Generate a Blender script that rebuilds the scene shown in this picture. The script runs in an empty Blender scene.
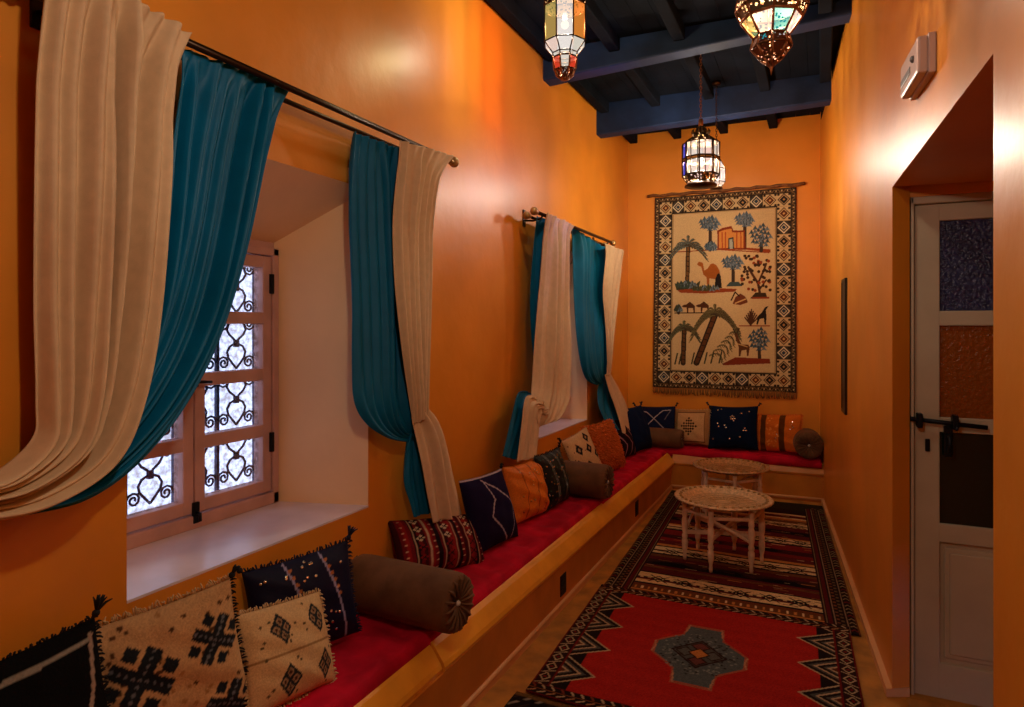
import bpy, bmesh, math, random
import numpy as np
from mathutils import Vector, Matrix
random.seed(7); rng = np.random.default_rng(7)
scene = bpy.context.scene
COL = scene.collection
PI = math.pi
# ------------------------------------------------------------------ camera model
F = 650.0; YH = 327.0; CXP = 512.0; H = 1.5; PSI = math.radians(25.35)
c_, s_ = math.cos(PSI), math.sin(PSI)
def ray(x, y):
    u = (x - CXP) / F; v = (YH - y) / F
    return (u * c_ - s_, u * s_ + c_, v)
def on_x(x, y, wx):
    r = ray(x, y); t = wx / r[0]
    return Vector((wx, r[1] * t, H + r[2] * t))
cam = bpy.data.cameras.new('camera'); camo = bpy.data.objects.new('camera', cam); COL.objects.link(camo)
camo.location = (0, 0, H); camo.rotation_euler = (PI / 2, 0, PSI)
cam.sensor_width = 36; cam.lens = 36 * F / 1024; cam.shift_y = -(353.5 - YH) / 1024
cam.clip_start = 0.02
scene.camera = camo

# ------------------------------------------------------------------ materials
def lin(h):
    h = h.lstrip('#'); o = []
    for i in (0, 2, 4):
        v = int(h[i:i + 2], 16) / 255
        o.append(v / 12.92 if v <= .04045 else ((v + .055) / 1.055) ** 2.4)
    return tuple(o)
def new_mat(name):
    m = bpy.data.materials.new(name); m.use_nodes = True
    nt = m.node_tree; return m, nt, nt.nodes['Principled BSDF']
def setp(p, **k):
    for a, b in k.items():
        n = a.replace('_', ' ')
        for key in p.inputs.keys():
            if key.lower() == n.lower():
                p.inputs[key].default_value = b
def mat(name, col, rough=.6, metal=0., noise=0., nscale=6., bump=0., bscale=40., coat=0., sheen=0., spec=.5, coat_rough=.2, stretch=(1, 1, 1), col2=None, bdist=.01):
    m, nt, p = new_mat(name)
    c = lin(col) if isinstance(col, str) else col
    p.inputs['Base Color'].default_value = (*c, 1)
    setp(p, Roughness=rough, Metallic=metal)
    p.inputs['Specular IOR Level'].default_value = spec
    if coat: p.inputs['Coat Weight'].default_value = coat; p.inputs['Coat Roughness'].default_value = coat_rough
    if sheen: p.inputs['Sheen Weight'].default_value = sheen; p.inputs['Sheen Roughness'].default_value = .4; p.inputs['Sheen Tint'].default_value = (*[min(1, x * 1.5 + .1) for x in c], 1)
    tc = nt.nodes.new('ShaderNodeTexCoord'); mp = nt.nodes.new('ShaderNodeMapping')
    mp.inputs['Scale'].default_value = stretch
    nt.links.new(tc.outputs['Object'], mp.inputs['Vector'])
    if noise or col2:
        n = nt.nodes.new('ShaderNodeTexNoise'); n.inputs['Scale'].default_value = nscale; n.inputs['Detail'].default_value = 5
        nt.links.new(mp.outputs['Vector'], n.inputs['Vector'])
        r = nt.nodes.new('ShaderNodeValToRGB')
        c2 = lin(col2) if col2 else tuple(x * (1 - noise) for x in c)
        c3 = c if col2 else tuple(min(1, x * (1 + noise * .5)) for x in c)
        r.color_ramp.elements[0].position = .35; r.color_ramp.elements[1].position = .65
        r.color_ramp.elements[0].color = (*c2, 1); r.color_ramp.elements[1].color = (*c3, 1)
        nt.links.new(n.outputs['Fac'], r.inputs['Fac']); nt.links.new(r.outputs['Color'], p.inputs['Base Color'])
    if bump:
        n2 = nt.nodes.new('ShaderNodeTexNoise'); n2.inputs['Scale'].default_value = bscale; n2.inputs['Detail'].default_value = 4
        nt.links.new(mp.outputs['Vector'], n2.inputs['Vector'])
        b = nt.nodes.new('ShaderNodeBump'); b.inputs['Strength'].default_value = bump; b.inputs['Distance'].default_value = bdist
        nt.links.new(n2.outputs['Fac'], b.inputs['Height']); nt.links.new(b.outputs['Normal'], p.inputs['Normal'])
    return m
def painted(name, rough=.8, bump=.3, bscale=300., sheen=.0, weave=(1, 1, 1), metal=0., spec=.3):
    m, nt, p = new_mat(name)
    a = nt.nodes.new('ShaderNodeAttribute'); a.attribute_name = 'dye'
    nt.links.new(a.outputs['Color'], p.inputs['Base Color'])
    setp(p, Roughness=rough, Metallic=metal); p.inputs['Specular IOR Level'].default_value = spec
    if sheen: p.inputs['Sheen Weight'].default_value = sheen
    tc = nt.nodes.new('ShaderNodeTexCoord'); mp = nt.nodes.new('ShaderNodeMapping'); mp.inputs['Scale'].default_value = weave
    nt.links.new(tc.outputs['Object'], mp.inputs['Vector'])
    n = nt.nodes.new('ShaderNodeTexNoise'); n.inputs['Scale'].default_value = bscale; n.inputs['Detail'].default_value = 3
    nt.links.new(mp.outputs['Vector'], n.inputs['Vector'])
    b = nt.nodes.new('ShaderNodeBump'); b.inputs['Strength'].default_value = bump; b.inputs['Distance'].default_value = .006
    nt.links.new(n.outputs['Fac'], b.inputs['Height']); nt.links.new(b.outputs['Normal'], p.inputs['Normal'])
    return m
def glass_pane_mat(name, tint, blot, gloss=.12, scale=30, alpha=.9):
    # see-through pane: tinted transparency with a blotchy cast-glass pattern plus a glossy skin
    m, nt, p = new_mat(name); nt.nodes.remove(p); out = nt.nodes['Material Output']
    tr = nt.nodes.new('ShaderNodeBsdfTransparent'); gl = nt.nodes.new('ShaderNodeBsdfGlossy'); mx = nt.nodes.new('ShaderNodeMixShader')
    gl.inputs['Roughness'].default_value = .15
    n = nt.nodes.new('ShaderNodeTexNoise'); n.inputs['Scale'].default_value = scale; n.inputs['Detail'].default_value = 6; n.inputs['Roughness'].default_value = .7
    tc = nt.nodes.new('ShaderNodeTexCoord'); nt.links.new(tc.outputs['Object'], n.inputs['Vector'])
    r = nt.nodes.new('ShaderNodeValToRGB'); r.color_ramp.elements[0].position = .40; r.color_ramp.elements[1].position = .58
    r.color_ramp.elements[0].color = (*blot, 1); r.color_ramp.elements[1].color = (*tint, 1)
    nt.links.new(n.outputs['Fac'], r.inputs['Fac']); nt.links.new(r.outputs['Color'], tr.inputs['Color'])
    mx.inputs[0].default_value = gloss
    nt.links.new(tr.outputs[0], mx.inputs[1]); nt.links.new(gl.outputs[0], mx.inputs[2]); nt.links.new(mx.outputs[0], out.inputs['Surface'])
    return m
def lamp_glass(name, col, e):
    # lit lantern glass: lets the bulb's light through and glows
    m, nt, p = new_mat(name); nt.nodes.remove(p); out = nt.nodes['Material Output']
    tr = nt.nodes.new('ShaderNodeBsdfTransparent'); em = nt.nodes.new('ShaderNodeEmission'); mx = nt.nodes.new('ShaderNodeMixShader')
    tr.inputs['Color'].default_value = (*[min(1, .25 + x * .75) for x in col], 1); em.inputs['Color'].default_value = (*col, 1); em.inputs['Strength'].default_value = e
    n = nt.nodes.new('ShaderNodeTexNoise'); n.inputs['Scale'].default_value = 45
    mr = nt.nodes.new('ShaderNodeMath'); mr.operation = 'MULTIPLY_ADD'; mr.inputs[1].default_value = e; mr.inputs[2].default_value = e * .3
    nt.links.new(n.outputs['Fac'], mr.inputs[0]); nt.links.new(mr.outputs[0], em.inputs['Strength'])
    mx.inputs[0].default_value = .5
    nt.links.new(tr.outputs[0], mx.inputs[1]); nt.links.new(em.outputs[0], mx.inputs[2]); nt.links.new(mx.outputs[0], out.inputs['Surface'])
    return m
def pierced_metal(name, col, scale, thr=.33):
    m, nt, p = new_mat(name); out = nt.nodes['Material Output']
    p.inputs['Base Color'].default_value = (*lin(col), 1); setp(p, Metallic=.6, Roughness=.5)
    v = nt.nodes.new('ShaderNodeTexVoronoi'); v.inputs['Scale'].default_value = scale
    tc = nt.nodes.new('ShaderNodeTexCoord'); nt.links.new(tc.outputs['Object'], v.inputs['Vector'])
    lt = nt.nodes.new('ShaderNodeMath'); lt.operation = 'LESS_THAN'; lt.inputs[1].default_value = thr
    nt.links.new(v.outputs['Distance'], lt.inputs[0])
    tr = nt.nodes.new('ShaderNodeBsdfTransparent'); mx = nt.nodes.new('ShaderNodeMixShader')
    nt.links.new(lt.outputs[0], mx.inputs[0]); nt.links.new(p.outputs[0], mx.inputs[1]); nt.links.new(tr.outputs[0], mx.inputs[2])
    nt.links.new(mx.outputs[0], out.inputs['Surface'])
    return m
WALLC = '#e18b26'
M = {}
M['plaster'] = mat('orange_tadelakt', WALLC, rough=.42, noise=.10, nscale=2.2, bump=.12, bscale=5, coat=.26, coat_rough=.30, spec=.3, bdist=.05)
M['reveal'] = mat('lit_reveal_plaster', '#fccf9a', rough=.5, noise=.08, nscale=2.2, bump=.12, bscale=5, bdist=.05)  # wall plaster made paler: light inside the window recesses put into the colour
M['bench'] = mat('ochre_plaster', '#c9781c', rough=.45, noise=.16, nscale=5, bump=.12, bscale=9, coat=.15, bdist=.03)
M['bead'] = mat('pale_bead', '#e0a468', rough=.5, noise=.1)
M['floor'] = mat('terracotta_floor', '#b87a26', rough=.45, noise=.35, nscale=9, bump=.15, bscale=30)
M['blue'] = mat('blue_paint', '#1a2d4e', rough=.6, spec=.25, noise=.25, nscale=7, bump=.15, bscale=40, stretch=(1, .25, 1))
M['bluedark'] = mat('dark_blue_paint', '#0b1019', rough=.9, spec=.1, noise=.3, nscale=5, bump=.2, bscale=20)
M['white_wood'] = mat('cream_paint', '#c0ae90', rough=.45, noise=.10, nscale=5, bump=.05, bscale=60)
M['frame_wood'] = mat('mauve_brown_paint', '#cf9c8a', rough=.45, noise=.12, nscale=8)
M['marble'] = mat('pale_marble', '#e6d6dc', rough=.25, noise=.10, nscale=5)
M['iron'] = mat('black_iron', '#141318', rough=.45, metal=.6)
M['grille'] = mat('blue_black_iron', '#1c2140', rough=.5, metal=.2)
M['bronze'] = mat('dark_bronze', '#3a2a1c', rough=.35, metal=.8)
M['brass'] = mat('antique_brass', '#b8935a', rough=.35, metal=.6, noise=.3, nscale=25)
M['brass_frame'] = mat('dark_brass', '#4a321c', rough=.4, metal=.85)
M['copper'] = mat('copper', '#94603c', rough=.45, metal=.75)
M['cream_cloth'] = mat('cream_muslin', '#d6b890', rough=.9, noise=.06, nscale=30, bump=.15, bscale=500, spec=.2)
M['teal_cloth'] = mat('teal_satin', '#02658c', rough=.5, noise=.10, nscale=12, bump=.1, bscale=250, spec=.22)
M['red_velvet'] = mat('red_velvet', '#c20a2a', rough=.85, noise=.3, nscale=7, bump=.4, bscale=9, spec=.15, bdist=.02)
M['brown_velvet'] = mat('brown_velvet', '#6e4a2e', rough=.8, noise=.3, nscale=9, bump=.25, bscale=30, sheen=.25, spec=.2)
M['button'] = mat('pearl_button', '#d8c9b8', rough=.3)
M['turned_wood'] = mat('bleached_wood', '#f0cda6', rough=.6, noise=.25, nscale=14, bump=.3, bscale=60)
M['black_frame'] = mat('black_lacquer', '#121212', rough=.3)
M['mirror'] = mat('dark_glass', '#202020', rough=.08, metal=.9)
M['plastic'] = mat('ivory_plastic', '#b89c90', rough=.4)
M['grey'] = mat('grey_slot', '#5a5350', rough=.5)
M['dyed'] = painted('dyed_wool', rough=.95, bump=.5, bscale=220, spec=.1)
M['weave'] = painted('woven_tapestry', rough=.9, bump=.35, bscale=260, weave=(1, 1, .3))
M['silk'] = painted('dyed_silk', rough=.6, bump=.25, bscale=60, spec=.2)
M['cotton'] = painted('dyed_cotton', rough=.95, bump=.4, bscale=180, spec=.12)
M['sequin'] = mat('sequin', '#e8dcc8', rough=.15, metal=1.)
M['black_yarn'] = mat('black_yarn', '#0d0d10', rough=.9)
M['navy_yarn'] = mat('navy_yarn', '#11112e', rough=.9)
M['cream_yarn'] = mat('cream_yarn', '#c9a87a', rough=.9)
M['orange_yarn'] = mat('orange_yarn', '#d9681a', rough=.9)
M['sill_glass'] = glass_pane_mat('cast_window_glass', (.98, .97, .96), (.66, .58, .50), scale=46)
M['door_blue'] = mat('hammered_blue_glass', '#2a3158', rough=.2, bump=.9, bscale=70, noise=.4, nscale=60)
M['door_amber'] = mat('hammered_amber_glass', '#8a450e', rough=.25, bump=.5, bscale=60)
M['door_dark'] = mat('dark_door_glass', '#1e221c', rough=.15, bump=.1, bscale=20)
L_WHITE = lamp_glass('lit_white_glass', (1., .93, .88), .55)
L_CLEAR = lamp_glass('lit_clear_glass', (1., .92, .80), .45)
L_AMBER = lamp_glass('lit_amber_glass', (1., .30, .04), .5)
L_OLIVE = lamp_glass('lit_olive_glass', (.55, .5, .16), .4)
L_RED = lamp_glass('lit_red_glass', (.9, .08, .03), .5)
L_TURQ = lamp_glass('lit_turquoise_glass', (.02, .62, .70), .5)
L_BLUE = lamp_glass('lit_blue_glass', (.05, .06, .75), .5)
M['filigree'] = pierced_metal('pierced_brass', '#4e3a22', 70, .36)
M['filigree_copper'] = pierced_metal('pierced_copper', '#5a2f1a', 90, .30)
M['bulb'] = None
mb_, nt_, p_ = new_mat('glowing_bulb'); p_.inputs['Emission Color'].default_value = (1, .9, .75, 1); p_.inputs['Emission Strength'].default_value = .35; M['bulb'] = mb_

# ------------------------------------------------------------------ mesh helpers
class MB:
    def __init__(s): s.v = []; s.f = []; s.m = []; s.sm = []
    def add(s, V, Fc, mi=0, smooth=False, T=None):
        o = len(s.v)
        for p in V:
            p = Vector(p); s.v.append(tuple(T @ p) if T is not None else tuple(p))
        for f in Fc:
            s.f.append(tuple(i + o for i in f)); s.m.append(mi); s.sm.append(smooth)
        return s
    def box(s, a, b, mi=0, bev=0., T=None):
        x0, y0, z0 = a; x1, y1, z1 = b
        if bev <= 0:
            V = [(x, y, z) for z in (z0, z1) for y in (y0, y1) for x in (x0, x1)]
            Fc = [(0, 2, 3, 1), (4, 5, 7, 6), (0, 1, 5, 4), (2, 6, 7, 3), (0, 4, 6, 2), (1, 3, 7, 5)]
            return s.add(V, Fc, mi, False, T)
        bm = bmesh.new(); bmesh.ops.create_cube(bm, size=1)
        for v in bm.verts: v.co = Vector(((x0 + x1) / 2 + v.co.x * (x1 - x0), (y0 + y1) / 2 + v.co.y * (y1 - y0), (z0 + z1) / 2 + v.co.z * (z1 - z0)))
        bmesh.ops.bevel(bm, geom=bm.edges[:], offset=bev, segments=2, affect='EDGES', profile=.5)
        bm.verts.index_update()
        s.add([v.co for v in bm.verts], [[v.index for v in f.verts] for f in bm.faces], mi, False, T); bm.free(); return s
    def prism(s, poly, z0, z1, mi=0, T=None):
        n = len(poly)
        V = [(p[0], p[1], z0) for p in poly] + [(p[0], p[1], z1) for p in poly]
        Fc = [tuple(range(n - 1, -1, -1)), tuple(range(n, 2 * n))] + [(i, (i + 1) % n, n + (i + 1) % n, n + i) for i in range(n)]
        return s.add(V, Fc, mi, False, T)
    def hexa(s, bot, top, mi=0):
        n = len(bot); V = list(bot) + list(top)
        Fc = [tuple(range(n - 1, -1, -1)), tuple(range(n, 2 * n))] + [(i, (i + 1) % n, n + (i + 1) % n, n + i) for i in range(n)]
        return s.add(V, Fc, mi)
    def tube(s, pts, r, n=8, mi=0, closed=False, smooth=True, T=None):
        pts = [Vector(p) for p in pts]; N = len(pts); rs = r if isinstance(r, (list, tuple)) else [r] * N
        V = []; up = None
        for i, p in enumerate(pts):
            a = pts[(i - 1) % N] if (closed or i > 0) else p; b = pts[(i + 1) % N] if (closed or i < N - 1) else p
            d = (b - a)
            if d.length < 1e-9: d = Vector((0, 0, 1))
            d.normalize()
            if up is None: up = Vector((0, 0, 1)) if abs(d.z) < .9 else Vector((1, 0, 0))
            e = up - d * up.dot(d)
            if e.length < 1e-4: e = d.orthogonal()
            e.normalize(); g = d.cross(e); up = e
            for k in range(n):
                t = 2 * PI * k / n; V.append(p + (e * math.cos(t) + g * math.sin(t)) * rs[i])
        Fc = []
        for i in range(N if closed else N - 1):
            j = (i + 1) % N
            for k in range(n): Fc.append((i * n + k, i * n + (k + 1) % n, j * n + (k + 1) % n, j * n + k))
        if not closed: Fc += [tuple(range(n - 1, -1, -1)), tuple((N - 1) * n + k for k in range(n))]
        return s.add(V, Fc, mi, smooth, T)
    def lathe(s, prof, n=24, mi=0, T=None, smooth=True, rmod=None, cap=True):
        V = []; N = len(prof)
        for i, (r, z) in enumerate(prof):
            for k in range(n):
                t = 2 * PI * k / n; rr = r * (rmod(t, i) if rmod else 1); V.append((rr * math.cos(t), rr * math.sin(t), z))
        Fc = [(i * n + k, i * n + (k + 1) % n, (i + 1) * n + (k + 1) % n, (i + 1) * n + k) for i in range(N - 1) for k in range(n)]
        if cap: Fc += [tuple(range(n - 1, -1, -1)), tuple((N - 1) * n + k for k in range(n))]
        return s.add(V, Fc, mi, smooth, T)
    def ball(s, c, r, n=10, mi=0, T=None):
        m = n // 2; prof = [(r * math.sin(PI * i / m) + 1e-5, -r * math.cos(PI * i / m)) for i in range(m + 1)]
        TT = Matrix.Translation(c)
        return s.lathe(prof, n, mi, (T @ TT) if T is not None else TT)
    def build(s, name, mats, parent=None):
        me = bpy.data.meshes.new(name); me.from_pydata(s.v, [], s.f)
        for m in (mats if isinstance(mats, (list, tuple)) else [mats]): me.materials.append(m)
        me.polygons.foreach_set('material_index', s.m); me.polygons.foreach_set('use_smooth', s.sm); me.update()
        return link(name, me, parent)
def link(name, me, parent=None):
    o = bpy.data.objects.new(name, me); COL.objects.link(o)
    if parent is not None: adopt(o, parent)
    return o
def worldm(o):
    m = Matrix.LocRotScale(o.location, o.rotation_euler, o.scale)
    if o.parent: m = worldm(o.parent) @ o.matrix_parent_inverse @ m
    return m
def adopt(o, parent):
    o.parent = parent; o.matrix_parent_inverse = worldm(parent).inverted()
def tag(o, label=None, cat=None, group=None, kind=None):
    if label: o['label'] = label
    if cat: o['category'] = cat
    if group: o['group'] = group
    if kind: o['kind'] = kind
    return o
def thing(name, label, cat, loc=(0, 0, 0), group=None, kind=None):
    o = bpy.data.objects.new(name, None); COL.objects.link(o); o.location = loc; o.empty_display_size = .1
    return tag(o, label, cat, group, kind)
def struct(o): o['kind'] = 'structure'; return o
def copy_tree(o, parent=None):
    n = o.copy(); COL.objects.link(n)
    if parent is not None: n.parent = parent; n.matrix_parent_inverse = o.matrix_parent_inverse.copy()
    for ch in list(o.children): copy_tree(ch, n)
    return n
def fast_mesh(name, V, quads, mat_, colors=None, parent=None, smooth=True):
    V = np.asarray(V, np.float32); Q = np.asarray(quads, np.int32)
    me = bpy.data.meshes.new(name); me.vertices.add(len(V)); me.vertices.foreach_set('co', V.ravel())
    me.loops.add(Q.size); me.loops.foreach_set('vertex_index', Q.ravel())
    me.polygons.add(len(Q)); me.polygons.foreach_set('loop_start', np.arange(0, Q.size, 4, dtype=np.int32))
    try: me.polygons.foreach_set('loop_total', np.full(len(Q), 4, np.int32))
    except Exception: pass
    me.polygons.foreach_set('use_smooth', np.full(len(Q), smooth)); me.update(calc_edges=True); me.validate()
    if colors is not None:
        a = me.attributes.new('dye', 'FLOAT_COLOR', 'POINT')
        a.data.foreach_set('color', np.concatenate([colors, np.ones((len(colors), 1))], 1).astype(np.float32).ravel())
    me.materials.append(mat_)
    return link(name, me, parent)
def grid_quads(nx, ny, off=0, flip=False):
    i, j = np.meshgrid(np.arange(nx - 1), np.arange(ny - 1)); a = (j * nx + i).ravel() + off
    q = np.stack([a, a + 1, a + nx + 1, a + nx], 1)
    return q[:, ::-1] if flip else q
def sheet(name, top, thick_dir, mat_, col, parent=None):
    # top: (ny,nx,3) surface; adds a skirt and an underside along thick_dir
    ny, nx, _ = top.shape; V = top.reshape(-1, 3); n = len(V)
    V2 = V + np.asarray(thick_dir)
    Q = [grid_quads(nx, ny), grid_quads(nx, ny, n, True)]
    rim = [np.arange(nx), np.arange(ny) * nx + nx - 1, (ny - 1) * nx + np.arange(nx)[::-1], np.arange(ny)[::-1] * nx]
    for r in rim: Q.append(np.stack([r[:-1], r[:-1] + n, r[1:] + n, r[1:]], 1))
    cc = None if col is None else np.concatenate([col.reshape(-1, 3)] * 2)
    return fast_mesh(name, np.concatenate([V, V2]), np.concatenate(Q), mat_, cc, parent)

# ------------------------------------------------------------------ dye painter
class Canvas:
    def __init__(s, w, h, nx, ny, base):
        s.w, s.h, s.nx, s.ny = w, h, nx, ny
        s.X, s.Y = np.meshgrid(np.linspace(0, w, nx), np.linspace(0, h, ny))
        s.a = np.empty((ny, nx, 3)); s.a[:] = lin(base) if isinstance(base, str) else base
    def _win(s, x0, x1, y0, y1):
        i0 = max(0, int(x0 / s.w * (s.nx - 1)) - 1); i1 = min(s.nx, int(x1 / s.w * (s.nx - 1)) + 3)
        j0 = max(0, int(y0 / s.h * (s.ny - 1)) - 1); j1 = min(s.ny, int(y1 / s.h * (s.ny - 1)) + 3)
        return (slice(j0, max(j0, j1)), slice(i0, max(i0, i1)))
    def put(s, w, mask, col, al=1.):
        c = np.array(lin(col) if isinstance(col, str) else col); sub = s.a[w]
        sub[mask] = sub[mask] * (1 - al) + c * al
    def rect(s, x0, y0, x1, y1, col, al=1.):
        w = s._win(x0, x1, y0, y1); X, Y = s.X[w], s.Y[w]; s.put(w, (X >= x0) & (X <= x1) & (Y >= y0) & (Y <= y1), col, al)
    def disc(s, x, y, r, col, ry=None):
        ry = ry or r; w = s._win(x - r, x + r, y - ry, y + ry); X, Y = s.X[w], s.Y[w]
        s.put(w, ((X - x) / r) ** 2 + ((Y - y) / ry) ** 2 <= 1, col)
    def poly(s, P, col):
        xs = [p[0] for p in P]; ys = [p[1] for p in P]; w = s._win(min(xs), max(xs), min(ys), max(ys)); X, Y = s.X[w], s.Y[w]
        ins = np.zeros(X.shape, bool); n = len(P)
        for i in range(n):
            x0, y0 = P[i]; x1, y1 = P[(i + 1) % n]
            if y0 == y1: continue
            cnd = ((y0 > Y) != (y1 > Y)) & (X < (x1 - x0) * (Y - y0) / (y1 - y0) + x0); ins ^= cnd
        s.put(w, ins, col)
    def line(s, P, wd, col):
        for (x0, y0), (x1, y1) in zip(P[:-1], P[1:]):
            w = s._win(min(x0, x1) - wd, max(x0, x1) + wd, min(y0, y1) - wd, max(y0, y1) + wd); X, Y = s.X[w], s.Y[w]
            dx, dy = x1 - x0, y1 - y0; L = dx * dx + dy * dy + 1e-12
            t = np.clip(((X - x0) * dx + (Y - y0) * dy) / L, 0, 1)
            s.put(w, (X - x0 - t * dx) ** 2 + (Y - y0 - t * dy) ** 2 <= (wd / 2) ** 2, col)
    def diamond(s, x, y, rx, ry, col): s.poly([(x - rx, y), (x, y - ry), (x + rx, y), (x, y + ry)], col)
    def grain(s, k):
        s.a *= (1 + k * (rng.random((s.ny, s.nx, 1)) - .5)); return s

# ================================================================== ROOM
ZC = 3.43
XL = -1.75
def xr(y): return .265 - .0758 * (y - 3.04)
YB0, YB1 = 6.43, 6.52          # back wall at the left and right corner
def yback(x): return YB0 + (x - XL) / (0 - XL) * (YB1 - YB0)
YR = -1.6                      # rear end of the corridor
XF = -2.17                     # plane of the window frames
# left wall with two splayed window recesses
W1 = (1.18, 2.254, 1.30, 2.135); W2 = (4.075, 5.15, 4.195, 5.03)
ZS, ZT, ZTB = .735, 2.09, 1.87
b = MB()
XO = -2.235; SP = .13
b.prism([(XO, YR - .2), (XL, YR - .2), (XL, W1[0]), (XF, W1[2]), (XO, W1[2] - SP)], 0, ZC + .2)
b.prism([(XL, W1[1]), (XL, W2[0]), (XF, W2[2]), (XO, W2[2] - SP), (XO, W1[3] + SP), (XF, W1[3])], 0, ZC + .2)
b.prism([(XL, W2[1]), (XL, 6.75), (XO, 6.75), (XO, W2[3] + SP), (XF, W2[3])], 0, ZC + .2)
for (a0, a1, f0, f1) in (W1, W2):
    b.prism([(XL, a0), (XL, a1), (XF, f1), (XO, f1 + SP), (XO, f0 - SP), (XF, f0)], 0, ZS - .008)
    b.hexa([(XL, a0, ZT), (XL, a1, ZT), (XF, f1, ZTB), (XO, f1 + SP, ZTB + .06), (XO, f0 - SP, ZTB + .06), (XF, f0, ZTB)],
           [(XL, a0, ZC + .2), (XL, a1, ZC + .2), (XF, f1, ZC + .2), (XO, f1 + SP, ZC + .2), (XO, f0 - SP, ZC + .2), (XF, f0, ZC + .2)])
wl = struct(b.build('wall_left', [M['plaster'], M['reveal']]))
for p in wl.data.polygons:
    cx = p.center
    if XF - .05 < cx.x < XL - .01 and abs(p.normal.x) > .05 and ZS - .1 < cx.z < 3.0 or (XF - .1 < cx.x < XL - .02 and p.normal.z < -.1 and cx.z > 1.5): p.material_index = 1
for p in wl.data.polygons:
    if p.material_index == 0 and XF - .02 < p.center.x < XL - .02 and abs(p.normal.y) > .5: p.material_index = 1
b = MB(); b.prism([(-2.3, YB0 - .03), (1.7, yback(1.7)), (1.7, 6.9), (-2.3, 6.9)], 0, ZC + .2); struct(b.build('wall_back', M['plaster']))
# right wall, with the opening to the side lobby
YN, YFAR = 1.813, 3.04
b = MB()
b.prism([(xr(YFAR), YFAR), (xr(6.75), 6.75), (1.7, 6.75), (1.7, YFAR + .18), (.33, YFAR + .18), (.33, YFAR + .045)], 0, ZC + .2)
b.prism([(xr(YR - .2), YR - .2), (xr(YN), YN), (1.7, YN), (1.7, YR - .2)], 0, ZC + .2)
b.hexa([(xr(YN), YN, 2.125), (xr(YFAR), YFAR, 2.068), (1.7, YFAR + .18, 2.068), (1.7, YN, 2.125)], [(xr(YN), YN, ZC + .2), (xr(YFAR), YFAR, ZC + .2), (1.7, YFAR + .18, ZC + .2), (1.7, YN, ZC + .2)])
b.prism([(.33, YFAR + .055), (1.7, YFAR + .055), (1.7, YFAR + .2), (.33, YFAR + .2)], 2.03, 2.08)
b.box((1.6, YN - .05, 0), (1.75, 3.3, 2.2))
struct(b.build('wall_right', M['plaster']))
b = MB(); b.box((-2.3, YR - .2, 0), (1.7, YR, ZC + .2)); struct(b.build('wall_rear', M['plaster']))
b = MB()
b.prism([(-2.4, YR - .3), (xr(YR) + .05, YR - .3), (xr(YFAR) + .05, YFAR + .02), (1.8, YFAR + .1), (1.8, 6.95), (-2.4, 6.95)], -.1, 0)
b.box((xr(YN) - .2, YR - .3, -.2), (1.8, YFAR + .4, -.101)); struct(b.build('floor', M['floor']))
b = MB()
x = -2.36
while x < 1.75:
    b.box((x, YR - .25, ZC), (x + .118, 6.9, ZC + .03)); x += .12
b.box((-2.4, YR - .3, ZC + .03), (1.8, 6.95, ZC + .25))
struct(b.build('ceiling', M['bluedark']))
for yb, zb in ((-1.2, 3.17), (0., 3.17), (1.2, 3.17), (2.45, 3.17), (4.2, 3.225), (5.40, 3.165)):
    b = MB(); b.box((XL - .1, yb, zb + (0 if yb < 4 else .0)), (xr(yb) + .1, yb + .14, ZC + .01), bev=.012)
    o = struct(b.build('ceiling_beam', M['blue']))
    o.data.transform(Matrix.Translation((0, 0, 0)))
    for v in o.data.vertices:      # old beams: right end a little higher and further back
        k = (v.co.x - XL) / 1.9
        if v.co.z < 3.3: v.co.z += (.115 if yb < 5 else .06) * k
        v.co.y += .10 * k
for (y0, y1) in ((-1.0, .05), (.18, 1.25), (1.38, 2.5), (2.62, 4.25), (4.38, 5.45), (5.58, 6.60)):
    for k in range(5):
        xx = XL + .03 + k * .43; b = MB(); jx = .01 * math.sin(k * 7 + y0 * 3)
        b.box((xx + jx, y0, ZC - .085), (xx + jx + .075, y1, ZC + .005), bev=.008)
        struct(b.build('ceiling_joist', M['bluedark']))
# baseboard bead on the right wall
b = MB()
b.prism([(xr(YFAR), YFAR), (xr(6.45), 6.45), (xr(6.45) - .022, 6.45), (xr(YFAR) - .022, YFAR - .012), (.33, YFAR + .033), (.33, YFAR + .045)], 0, .035)
b.prism([(xr(YR), YR), (xr(YN), YN), (xr(YN) - .022, YN), (xr(YR) - .022, YR)], 0, .035)
struct(b.build('baseboard_right', M['bead']))

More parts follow.
